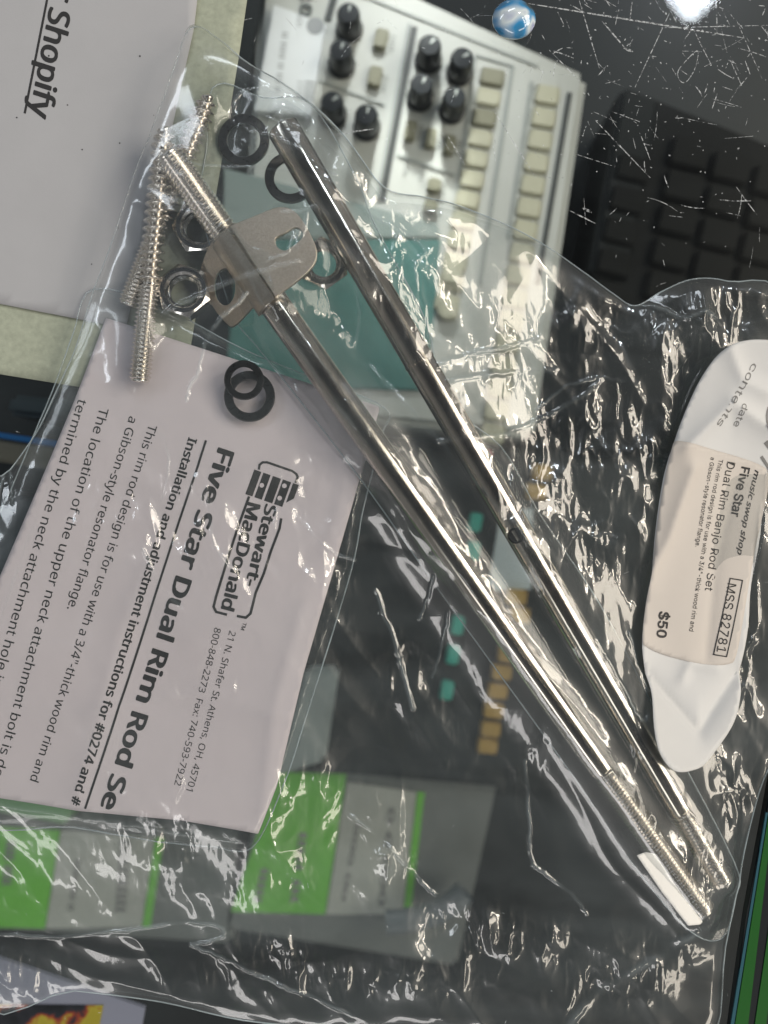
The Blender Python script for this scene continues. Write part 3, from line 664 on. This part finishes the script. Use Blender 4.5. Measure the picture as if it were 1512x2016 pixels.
plate_to(m2, f_flap)
bm = bmesh.new(); bm.from_mesh(m1); bm.from_mesh(m2)
# the bend over the rod
ea = P(449, 452, zp); eb = P(541, 588, zp); nb = 16
cols = []
R = 0.0068
for i in range(nb + 1):
    ph = math.radians(90 + 95 * i / nb); row = []
    for e in (ea, eb):
        cen = Vector((e.x, e.y, zp - R + 0.00065))
        for rr in (R, R - 0.0013):
            row.append(bm.verts.new(cen + Vector((NN.x, NN.y, 0)) * rr * math.cos(ph) + Vector((0, 0, rr * math.sin(ph)))))
    cols.append(row)
for i in range(nb):
    a, b = cols[i], cols[i + 1]
    bm.faces.new((a[0], a[2], b[2], b[0])); bm.faces.new((a[1], b[1], b[3], a[3])); bm.faces.new((a[0], b[0], b[1], a[1])); bm.faces.new((a[2], a[3], b[3], b[2]))
me = bm_mesh('bent_plate', bm, True); auto_smooth(me, 35); link('bent_plate', me, M_brk, br)
cap_obst(P(450, 455, 0.0125), P(535, 585, 0.0125), 0.0066, 0.0066); cap_obst(P(560, 430, 0.0145), P(600, 520, 0.014), 0.003, 0.003); cap_obst(P(510, 500, 0.0158), P(560, 530, 0.0148), 0.003, 0.003)

# washers
def washer(x, y, ro, ri, h, z, label, tilt=(0, 0)):
    Mx = Matrix.Translation(P(x, y, z)) @ Matrix.Rotation(tilt[0], 4, 'X') @ Matrix.Rotation(tilt[1], 4, 'Y')
    o = lathe('washer', [(ri, 0.0003), (ri + 0.0002, 0), (ro - 0.0003, 0), (ro, 0.0003), (ro, h - 0.0003), (ro - 0.0003, h), (ri + 0.0002, h), (ri, h - 0.0003)], M_dark, None, Mx, 64, closed=True)
    tag(o, label, 'washer', 'dark steel washers'); c = P(x, y, z); cap_obst(c, c + Vector((1e-5, 0, 0)), h + 0.0005, h + 0.0005)
washer(481, 278, 0.0080, 0.0052, 0.0016, 0.0010, 'flat dark washer left of the slotted rod end, nearest the top', (0.05, -0.04))
washer(572, 352, 0.0080, 0.0051, 0.0016, 0.0008, 'flat dark washer partly hidden under the slotted rod')
washer(492, 781, 0.0079, 0.0051, 0.0015, 0.0038, 'larger dark washer lying on the instruction sheet')
washer(481, 749, 0.0061, 0.0040, 0.0014, 0.0056, 'small dark washer resting on a larger washer', (0.05, 0.05))

# nuts
def hexnut(x, y, af, ri, h, z, rot, label, tilt=(0, 0)):
    r = empty('hex_nut', P(x, y, z), label, 'hex nut', 'hex nuts in the bag'); c = P(x, y, z)
    Mx = Matrix.Translation(c) @ Matrix.Rotation(tilt[0], 4, 'X') @ Matrix.Rotation(tilt[1], 4, 'Y') @ Matrix.Rotation(rot, 4, 'Z')
    n = 72; bm = bmesh.new(); rings = []
    R_ = af / 2
    def hexr(t): 
        a = (t + math.pi / 6) % (math.pi / 3) - math.pi / 6; return R_ / math.cos(a)
    cham = R_ * 1.03
    specs = [(ri * 1.0, 0.0), (ri, h), (ri * 1.16, h + 0.0), (cham * 0.985, h)]
    prof = [('c', ri, 0.0007), ('c', ri * 0.985, h - 0.0009), ('c', ri * 1.15, h), ('c', R_ * 0.94, h), ('h', 1.0, None), ('h', 1.0, -1), ('c', R_ * 0.94, 0), ('c', ri * 1.15, 0)]
    for kind, a, z_ in prof:
        row = []
        for k in range(n):
            t = 2 * math.pi * k / n; hr = hexr(t); ch = max(0.0, (hr - R_ * 0.98)) * 0.55 + 0.00025
            if kind == 'c': rr, zz = min(a, hr), z_
            elif z_ is None: rr, zz = hr, h - ch
            else: rr, zz = hr, ch
            row.append(bm.verts.new(Mx @ Vector((rr * math.cos(t), rr * math.sin(t), zz))))
        rings.append(row)
    for i in range(len(rings)):
        a, b = rings[i], rings[(i + 1) % len(rings)]
        for k in range(n): bm.faces.new((a[k], a[(k + 1) % n], b[(k + 1) % n], b[k]))
    me = bm_mesh('nut_body', bm, True); auto_smooth(me, 28); link('nut_body', me, M_nut, r)
    # inner thread
    V = []; F = []; seg = 40; nz_ = 40
    for i in range(nz_ + 1):
        zz = 0.0005 + (h - 0.0012) * i / nz_
        for k in range(seg):
            t = 2 * math.pi * k / seg; ph = (zz / 0.0013 - k / seg) % 1; rr = ri * 0.985 - 0.0005 * (1 - abs(2 * ph - 1))
            V.append(Mx @ Vector((rr * math.cos(t), rr * math.sin(t), zz)))
    for i in range(nz_):
        for k in range(seg): F.append((i * seg + k, i * seg + (k + 1) % seg, (i + 1) * seg + (k + 1) % seg, (i + 1) * seg + k))
    link('inner_thread', np_mesh('inner_thread', V, F), M_nut, r)
    cap_obst(c, c + Vector((1e-5, 0, 0)), h + 0.001, h + 0.001)
hexnut(367, 581, 0.0150, 0.0050, 0.0058, 0.0016, 0.20, 'hex nut lying flat beside the hanger bolts', (-0.06, 0.03))
hexnut(398, 455, 0.0150, 0.0051, 0.0056, 0.0012, 0.55, 'hex nut half hidden under the bracket rod thread')
hexnut(636, 522, 0.0140, 0.0046, 0.0056, 0.0012, 0.1, 'hex nut between the bracket plate and the slotted rod', (0.12, 0.1))

# white paper strip by the rod ends
ws = paper('paper_strip', [(1250, 1679), (1268, 1674), (1288, 1679), (1336, 1752), (1382, 1812), (1376, 1817), (1350, 1816), (1300, 1752)], lambda x, y: 0.0100 + 0.0006 * vnoise(x * 90, y * 90, 30) - 0.30 * ((x - 0.0900) * 0.8146 + (y + 0.1160) * 0.58), M_white, 0.0006, 0.009, 0.0002)
tag(ws, 'narrow bright white paper strip beside the rod thread ends', 'paper strip')

# ================================================================== FILMS
LBL = smooth_line([(1400, 700), (1440, 684), (1490, 684), (1540, 700), (1560, 800), (1520, 900), (1500, 940), (1492, 1050), (1470, 1150), (1462, 1230), (1448, 1310), (1446, 1360), (1425, 1420), (1370, 1480), (1330, 1492), (1292, 1486), (1268, 1455), (1262, 1410), (1266, 1350), (1254, 1300), (1252, 1245), (1270, 1130), (1288, 990), (1305, 900), (1340, 800), (1368, 740)], 4)
def membrane(poly, obst, step, lift, sag, iters=500, pillow=0.0, soft=2, plateau=False):
    lo = poly.min(0) - 4 * step; hi = poly.max(0) + 4 * step
    nx = int((hi[0] - lo[0]) / step) + 2; ny = int((hi[1] - lo[1]) / step) + 2
    gx, gy = np.meshgrid(lo[0] + np.arange(nx) * step, lo[1] + np.arange(ny) * step)
    ins_ = inside(poly, gx, gy)
    ho = np.full(gx.shape, 0.0006)
    for a, b, ra, rb in obst:
        d, t = seg_dist(gx, gy, a[:2], b[:2]); r = ra + t * (rb - ra); zc = a[2] + t * (b[2] - a[2])
        m = d < r; z = np.where(m, zc + np.sqrt(np.maximum(r * r - d * d, 0)), 0); ho = np.maximum(ho, z)
    m = inside(pts(INS), gx, gy); ho = np.where(m, np.maximum(ho, 0.0062), np.maximum(ho, 0.0062 - 0.22 * poly_dist(pts(INS), gx, gy)))
    if plateau:
        HW = pts([(300, 235), (330, 215), (415, 165), (560, 215), (650, 400), (650, 540), (560, 640), (400, 670), (250, 770), (235, 610), (270, 420)])
        dd = np.where(inside(HW, gx, gy), 0, poly_dist(HW, gx, gy)); top_ = np.clip(0.0150 + 0.0045 * (gx + 0.078) / 0.03, 0.0145, 0.0198)
        ho = np.maximum(ho, top_ - 0.27 * dd)
    ho = ho + lift
    if pillow:
        ho = ho + pillow * np.clip(poly_dist(poly, gx, gy) / 0.02, 0, 1) * (0.6 + vnoise(gx * 30 + 5, gy * 30, 40))
    ho = np.where(ins_, ho, 0.0005)
    h = ho.copy()
    for _ in range(iters):
        q = np.pad(h, 1, mode='edge'); bl = (q[1:-1, :-2] + q[1:-1, 2:] + q[:-2, 1:-1] + q[2:, 1:-1]) / 4 - sag
        h = np.where(ins_, np.maximum(ho, bl), ho)
    for _ in range(soft):
        q = np.pad(h, 1, mode='edge'); h = (q[1:-1, 1:-1] * 2 + q[1:-1, :-2] + q[1:-1, 2:] + q[:-2, 1:-1] + q[2:, 1:-1]) / 6
    def sample(x, y):
        u = np.clip((x - lo[0]) / step, 1, nx - 3); v = np.clip((y - lo[1]) / step, 1, ny - 3); i = u.astype(int); j = v.astype(int); fu = u - i; fv = v - j
        B = lambda f: ((1 - f) ** 3 / 6, (3 * f ** 3 - 6 * f * f + 4) / 6, (-3 * f ** 3 + 3 * f * f + 3 * f + 1) / 6, f ** 3 / 6)
        bu, bv = B(fu), B(fv); r = np.zeros(x.shape)
        for dj in range(4):
            for di in range(4): r += bu[di] * bv[dj] * h[j + dj - 1, i + di - 1]
        return r
    return sample
def film(parent, name, outline, step, zones, creases, lift, base_amp, m, seed, sag, mem_step=0.0012, flat=(), pillow=0.0, edge_r=0.00022, soft=3, plateau=False):
    poly = pts(smooth_line(outline, 5))
    sm = membrane(poly, OBST, mem_step, lift, sag, pillow=pillow, soft=soft, plateau=plateau)
    xy, F = grid_sheet(poly, step); x, y = xy[:, 0], xy[:, 1]
    ed = np.clip(poly_dist(poly[::2], x, y) / 0.004, 0, 1)
    A = np.zeros(x.shape)
    for cx_, cy_, sx, sy, rot, amp in zones:
        p = P2(cx_, cy_); c, s = math.cos(math.radians(-rot)), math.sin(math.radians(-rot)); dx, dy = x - p[0], y - p[1]
        u = (c * dx + s * dy) / (sx * PX); v = (-s * dx + c * dy) / (sy * PX); A = np.maximum(A, amp * np.exp(-(u * u + v * v)))
    A = A * (0.35 + 1.3 * np.clip(vnoise(x * 110, y * 110, seed + 7) + 0.5, 0, 1))
    keep = np.ones(x.shape)
    for fp in flat: keep *= np.where(inside(fp, x, y), 0.15, 1.0)
    k = 1000.0
    # wide folds, then crumple in the zones; the crumple is stretched across the folds
    lng = lambda ca, sa, w_, l_, q: 0.5 - np.sqrt(vnoise((ca * x + sa * y) * k / l_ + 0.4 * vnoise(x * 40, y * 40, q + 20), (-sa * x + ca * y) * k / w_ + 0.5 * vnoise(x * 45, y * 45, q + 21), q) ** 2 + 0.0012) * 2
    z = base_amp * (0.0011 * lng(0.58, -0.81, 9, 70, seed + 30) + 0.0008 * lng(0.95, -0.3, 8, 55, seed + 31) * np.clip(2.4 * vnoise(x * 22, y * 22, seed + 33), 0, 1) + 0.0024 * facet(x * k / 34, y * k / 34, seed) + 0.0007 * facet(x * k / 15, y * k / 15, seed + 1) + 0.00010 * facet(x * k / 5, y * k / 5, seed + 2))
    rdg = lambda sx_, sy_, q: 0.5 - np.sqrt(vnoise(x * k / sx_ + 0.5 * vnoise(x * k / sx_ * 1.7, y * k / sy_ * 1.7, q + 9), y * k / sy_ + 0.5 * vnoise(x * k / sx_ * 1.6 + 7, y * k / sy_ * 1.6, q + 10), q) ** 2 + 0.0006) * 2
    z += A * (0.0034 * facet(x * k / 13, y * k / 24, seed + 3, 0.2 - seed - 3) + 0.0023 * rdg(7.5, 16.0, seed + 4) + 0.0009 * rdg(3.4, 7.5, seed + 5) + 0.00022 * rdg(1.7, 3.0, seed + 6) + 0.004 * vnoise(x * k / 16, y * k / 24, seed + 8))
    z += 0 * A * (0.0036 * facet(x * k / 10, y * k / 18, seed + 3, 0.2 - seed - 3) + 0.0022 * facet(x * k / 5, y * k / 9, seed + 4, -0.2 - seed - 4) + 0.0010 * facet(x * k / 2.4, y * k / 4.4, seed + 5, 0.15 - seed - 5) + 0.00030 * facet(x * k / 1.3, y * k / 1.8, seed + 6))
    z *= keep * (0.25 + 0.75 * ed)
    cre = np.zeros(x.shape); rid = np.zeros(x.shape); rs = np.random.RandomState(seed)
    for l, hh, ww, wh in creases:
        q = smooth_line(l, 7, False); q[1:-1] += rs.normal(0, 1.1, q[1:-1].shape); q = pts(q)
        for a, b in zip(q[:-1], q[1:]):
            bb = (x > min(a[0], b[0]) - 4 * ww) & (x < max(a[0], b[0]) + 4 * ww) & (y > min(a[1], b[1]) - 4 * ww) & (y < max(a[1], b[1]) + 4 * ww)
            ii = np.nonzero(bb)[0]
            if len(ii) == 0: continue
            d, t = seg_dist(x[ii], y[ii], a, b); g = np.exp(-(d / ww) ** 2) * np.clip(0.75 + 1.6 * vnoise(x[ii] * 140, y[ii] * 140, seed + 15), 0.05, 1.1)
            cre[ii] = np.maximum(cre[ii], g * wh); rid[ii] = np.maximum(rid[ii], g * hh)
    zz = sm(x, y) + z + rid
    me = np_mesh(name, np.stack([x, y, np.maximum(zz, 0.0003)], 1), F)
    at = me.attributes.new('crease', 'FLOAT', 'POINT'); at.data.foreach_set('value', cre.astype(np.float32))
    o = link(name, me, m, parent)
    zs = np.maximum(sm(poly[:, 0], poly[:, 1]), 0.0005)
    if edge_r: tube('edge_seam', [(p[0], p[1], zq) for p, zq in zip(poly, zs)], edge_r, M_edge, parent, 6, True)
    return sm
mm = 0.001
# --- pouch round the instruction sheet
pouch = empty('document_pouch', P(380, 1100, 0.0005), 'small clear pouch holding the pinkish instruction sheet', 'pouch')
film(pouch, 'front_film', [(188, 572), (330, 612), (480, 690), (620, 748), (758, 806), (752, 860), (716, 1000), (690, 1130), (600, 1420), (560, 1540), (498, 1664), (420, 1660), (320, 1652), (150, 1622), (-60, 1590), (-60, 1180), (30, 960), (110, 770), (150, 660)], 0.00045,
     [(620, 1000, 90, 220, 0, 0.30), (330, 980, 150, 160, 0, 0.22), (560, 1250, 120, 60, 0, 0.3), (400, 1560, 220, 60, 8, 0.6), (480, 1350, 120, 120, 0, 0.15), (300, 1200, 200, 200, 0, 0.15)],
     [([(190, 575), (330, 618), (480, 700), (620, 756), (752, 806)], 0.5 * mm, 0.5 * mm, 0.7), ([(108, 960), (60, 1090), (10, 1240)], 0.3 * mm, 0.5 * mm, 0.4), ([(-20, 1570), (200, 1600), (330, 1625), (490, 1650)], 0.4 * mm, 0.6 * mm, 0.5)],
     0.0003, 0.5, M_film2, 3, 0.00002)
# --- sleeve round the rods
sleeve = empty('rod_sleeve', P(900, 1000, 0.002), 'narrow clear sleeve wrapped tightly round the two rods', 'sleeve')
film(sleeve, 'front_film', [(430, 170), (520, 195), (610, 205), (700, 350), (740, 450), (840, 640), (870, 790), (985, 880), (1060, 1010), (1180, 1190), (1300, 1420), (1440, 1690), (1446, 1760), (1420, 1845), (1350, 1825), (1230, 1680), (1130, 1530), (870, 1170), (700, 930), (520, 700), (470, 640), (440, 560), (400, 400), (410, 280)], 0.00045,
     [(1250, 1580, 50, 100, -32, 0.35), (1370, 1790, 40, 50, 0, 0.7), (1230, 1470, 30, 60, -30, 0.5), (640, 640, 60, 90, -35, 0.4), (900, 900, 50, 90, -35, 0.35), (450, 600, 80, 50, 0, 0.25), (1090, 1200, 40, 90, -32, 0.3)],
     [([(505, 570), (540, 640), (585, 690), (640, 770), (700, 850)], 0.4 * mm, 0.45 * mm, 0.5), ([(730, 730), (850, 860), (960, 985), (1060, 1110), (1180, 1300)], 0.6 * mm, 0.7 * mm, 0.35), ([(700, 780), (840, 940), (920, 1050)], 0.4 * mm, 0.6 * mm, 0.3),
      ([(703, 575), (712, 520), (735, 515), (760, 560)], 0.3 * mm, 0.35 * mm, 0.5), ([(703, 575), (708, 640), (700, 680), (694, 686)], 0.3 * mm, 0.35 * mm, 0.5)],
     0.0005, 0.45, M_film2, 17, 0.00004)
# --- the big bag
bag = empty('plastic_bag', P(760, 1100, 0.0005), 'large clear crinkled plastic bag holding rods, hardware and instruction sheet', 'plastic bag')
OUT = [(386, 72), (440, 106), (490, 150), (560, 192), (640, 250), (692, 305), (722, 348), (760, 392), (830, 402), (900, 416), (1000, 452), (1080, 492), (1150, 540), (1205, 580), (1248, 604), (1300, 576), (1360, 552), (1430, 556), (1545, 600), (1560, 1000), (1540, 1400), (1490, 1560), (1455, 1700), (1425, 1860), (1385, 2060), (1150, 2060), (900, 2020), (640, 2016), (480, 2004), (320, 1968), (150, 1946), (-60, 1924), (-60, 1060), (30, 925), (90, 840), (135, 750), (168, 680), (200, 580), (232, 500), (268, 390), (318, 265), (360, 150)]
ZN = [(1190, 880, 120, 110, 0, 0.9), (1160, 1030, 110, 110, 0, 0.9), (1030, 980, 80, 110, 0, 0.75), (1120, 650, 210, 50, -4, 0.75), (1370, 640, 110, 70, -30, 0.9), (1465, 1240, 25, 120, 0, 1.0), (740, 1640, 100, 100, 0, 0.9), (580, 1560, 110, 60, 0, 0.8),
      (1000, 1830, 220, 45, 8, 0.95), (1230, 1900, 130, 50, -30, 1.0), (860, 1890, 120, 60, 0, 0.6), (530, 1860, 90, 60, 0, 0.9), (330, 1650, 100, 50, 0, 0.6), (630, 1050, 80, 190, 0, 0.7), (330, 1060, 190, 200, 0, 0.62), (200, 1300, 130, 160, 0, 0.4), (800, 1320, 60, 110, 0, 0.5),
      (40, 1900, 70, 50, 0, 0.9), (760, 520, 60, 130, -20, 0.5), (720, 380, 60, 50, 0, 0.7), (1010, 740, 170, 50, -15, 0.5), (450, 1330, 160, 170, 0, 0.42), (1030, 1480, 50, 70, 0, 0.5), (590, 300, 90, 90, 0, 0.25), (560, 1720, 200, 80, 0, 0.5), (120, 1750, 160, 80, 0, 0.35), (1420, 1620, 60, 160, 15, 0.6), (850, 620, 70, 160, 0, 0.4), (1180, 1220, 60, 160, -20, 0.3), (870, 1420, 80, 120, 0, 0.35), (650, 1920, 260, 40, 2, 0.7)]
t_ = 0.42 * mm
CRS = [([(482, 258), (500, 240), (545, 230), (600, 245), (665, 268)], t_, 0.28 * mm, 1.0), ([(482, 258), (486, 285), (510, 312), (545, 320), (595, 342), (640, 375), (668, 392)], t_, 0.28 * mm, 1.0),
       ([(346, 338), (375, 356), (410, 370), (465, 378), (540, 382), (600, 388), (668, 406)], t_, 0.28 * mm, 1.0), ([(540, 286), (590, 302), (630, 320), (670, 350)], t_, 0.36 * mm, 0.4),
       ([(505, 610), (470, 645), (440, 675), (418, 720), (410, 750), (395, 775), (388, 800)], t_ * 1.2, 0.42 * mm, 0.9), ([(352, 640), (392, 620), (470, 590), (560, 560), (600, 550)], t_, 0.5 * mm, 0.4),
       ([(548, 545), (580, 530), (592, 500), (600, 498), (594, 525), (604, 512), (612, 480), (616, 462)], t_, 0.34 * mm, 0.9), ([(570, 458), (605, 458), (632, 450)], t_, 0.34 * mm, 0.8),
       ([(730, 460), (780, 480), (818, 502), (835, 522)], 0.5 * mm, 0.6 * mm, 0.6), ([(835, 522), (815, 545), (818, 590), (814, 630)], t_, 0.36 * mm, 0.8), ([(760, 350), (790, 400), (820, 440), (838, 458)], 0.4 * mm, 0.5 * mm, 0.5),
       ([(860, 875), (960, 862), (1010, 850), (1130, 790), (1180, 750)], 0.5 * mm, 0.7 * mm, 0.35), ([(1050, 810), (1110, 765), (1180, 746), (1222, 752)], t_, 0.45 * mm, 0.6), ([(860, 730), (930, 705), (1000, 690), (1060, 670)], 0.5 * mm, 0.8 * mm, 0.5), ([(880, 760), (960, 745), (1030, 735), (1090, 732)], 0.5 * mm, 0.8 * mm, 0.5),
       ([(1030, 1490), (1038, 1580), (1042, 1680), (1060, 1705), (1120, 1750), (1150, 1790)], t_ * 1.2, 0.45 * mm, 0.7), ([(878, 1200), (868, 1270), (850, 1330)], t_, 0.4 * mm, 0.6), ([(850, 1130), (838, 1180), (825, 1215)], t_, 0.4 * mm, 0.6), ([(560, 920), (552, 990), (548, 1040)], t_, 0.4 * mm, 0.3),
       ([(740, 1160), (770, 1240), (790, 1310), (812, 1390)], 0.6 * mm, 0.6 * mm, 0.7), ([(1160, 1250), (1210, 1340), (1240, 1400), (1262, 1395)], t_, 0.42 * mm, 0.7), ([(1228, 1240), (1250, 1310), (1262, 1350)], t_, 0.45 * mm, 0.6),
       ([(0, 1830), (120, 1836), (250, 1822), (380, 1806), (440, 1816), (436, 1836), (380, 1850)], 0.5 * mm, 0.5 * mm, 0.7), ([(380, 1850), (450, 1880), (520, 1915), (600, 1950), (720, 2000)], 0.4 * mm, 0.5 * mm, 0.6),
       ([(1112, 2016), (1160, 1955), (1210, 1915), (1270, 1880), (1320, 1845), (1360, 1822)], 0.9 * mm, 1.3 * mm, 0.55), ([(690, 1600), (760, 1650), (820, 1720), (855, 1752)], 0.5 * mm, 0.5 * mm, 0.6), ([(18, 905), (10, 980), (2, 1040)], t_, 0.4 * mm, 0.9), ([(18, 905), (32, 940), (38, 990)], t_, 0.4 * mm, 0.7),
       ([(1242, 604), (1290, 608), (1340, 632), (1380, 620), (1440, 650), (1500, 630)], 0.5 * mm, 0.7 * mm, 0.5), ([(590, 1020), (650, 1080), (700, 1100)], t_, 0.4 * mm, 0.4), ([(420, 960), (430, 1060), (470, 1120)], t_, 0.4 * mm, 0.4), ([(300, 1080), (330, 1150), (370, 1190)], 0.5 * mm, 0.5 * mm, 0.5), ([(340, 860), (350, 920), (330, 990)], t_, 0.4 * mm, 0.6)]
lbl_w = pts(LBL)
sm_bag = film(bag, 'front_film', OUT, 0.00028, ZN, CRS, 0.0017, 0.9, M_film, 29, 0.000012, flat=[lbl_w], pillow=0.0012, soft=9, plateau=True)
xy, F = grid_sheet(pts(smooth_line(OUT, 5)) * 0.998, 0.0012)
zb = 0.00016 + 0.00012 * (facet(xy[:, 0] * 150, xy[:, 1] * 150, 50) + 0.5)
link('back_film', np_mesh('back_film', np.concatenate([xy, zb[:, None]], 1), F), M_back, bag)

# --- label stuck on the bag
def crease_z(x, y, lines):
    z = 0 * x
    for l, hh, ww in lines:
        d = np.full(x.shape, 1e9); q = pts(l)
        for a, b in zip(q[:-1], q[1:]): d = np.minimum(d, seg_dist(x, y, a, b)[0])
        z = z + hh * np.exp(-d / ww)
    return z
LC = [([(1350, 925), (1305, 1060), (1262, 1140)], 0.0022, 0.0030), ([(1262, 1320), (1362, 1432), (1444, 1320)], -0.0026, 0.0028), ([(1335, 885), (1420, 800), (1505, 850)], 0.0026, 0.0036), ([(1410, 700), (1440, 760), (1490, 780)], 0.0018, 0.0030), ([(1330, 1330), (1345, 1300), (1400, 1310)], 0.0014, 0.0016), ([(1440, 960), (1400, 1120), (1380, 1290)], -0.0012, 0.0030)]
zl = lambda x, y: crease_z(x, y, LC) + sm_bag(x, y) + 0.0022 + 0.0060 * vnoise(x * 34, y * 22 + 2, 60) + 0.0028 * facet(x * 48, y * 30, 61) + 0.005 * np.clip((y - 0.022) / 0.03, 0, 1) ** 2 + 0.004 * np.clip((-0.048 - y) / 0.03, 0, 1) ** 1.5
lb = paper('price_label', [tuple(q) for q in LBL], zl, M_label, 0.0011, 0.0, 0.00015)
tag(lb, 'curled white backing label with a beige price sticker on the bag', 'label')
stq = smooth_line([(1318, 872), (1350, 878), (1440, 900), (1492, 918), (1506, 935), (1504, 980), (1478, 1090), (1455, 1200), (1438, 1285), (1425, 1302), (1380, 1302), (1310, 1288), (1262, 1268), (1252, 1245), (1270, 1130), (1290, 990), (1308, 888)], 4)
zst = lambda x, y: zl(x, y) + 0.00022
st = paper('sticker', [tuple(q) for q in stq], zst, M_stick, 0.0011, 0.0, 0.00010, lb)
pr = Print()
pr.text('music swop shop', (1479, 926), (1444, 1090), 10, F_HUM, 0.018, 0.25); pr.text('Five Star', (1452, 920), (1434, 1015), 17, F_GRO, 0.022); pr.text('Dual Rim Banjo Rod Set', (1422, 910), (1379, 1160), 17, F_GRO, 0.0)
pr.text('This rim rod design is for use with a 3/4"-thick wood rim and', (1404, 906), (1346, 1238), 9, F_GRO); pr.text('a Gibson-style resonator flange.', (1387, 902), (1360, 1075), 9, F_GRO)
pr.text('MSS 82781', (1424, 1146), (1400, 1278), 17, F_GRO); pr.path([(1429, 1137), (1453, 1141), (1419, 1288), (1394, 1284)], 2.2, True); pr.text('$50', (1288, 1200), (1281, 1248), 19, F_GRO, 0.03)
pr.build('printed_text', M_ink, st, zst, 1.1e-4)
pr = Print(); pr.text('contents', (1457, 724), (1392, 840), 14, F_GRO); pr.text('date', (1440, 800), (1428, 842), 13, F_GRO)
arc = [(1512 + 20 * math.cos(t), 826 + 34 * math.sin(t)) for t in np.linspace(1.7, 4.6, 14)]; pr.path(arc, 5); pr.line((1495, 872), (1508, 886), 9, 3); pr.line((1490, 900), (1512, 930), 6, 3)
pr.build('printed_text', M_inkg, lb, zl, 9e-5)
bpy.context.view_layer.update()
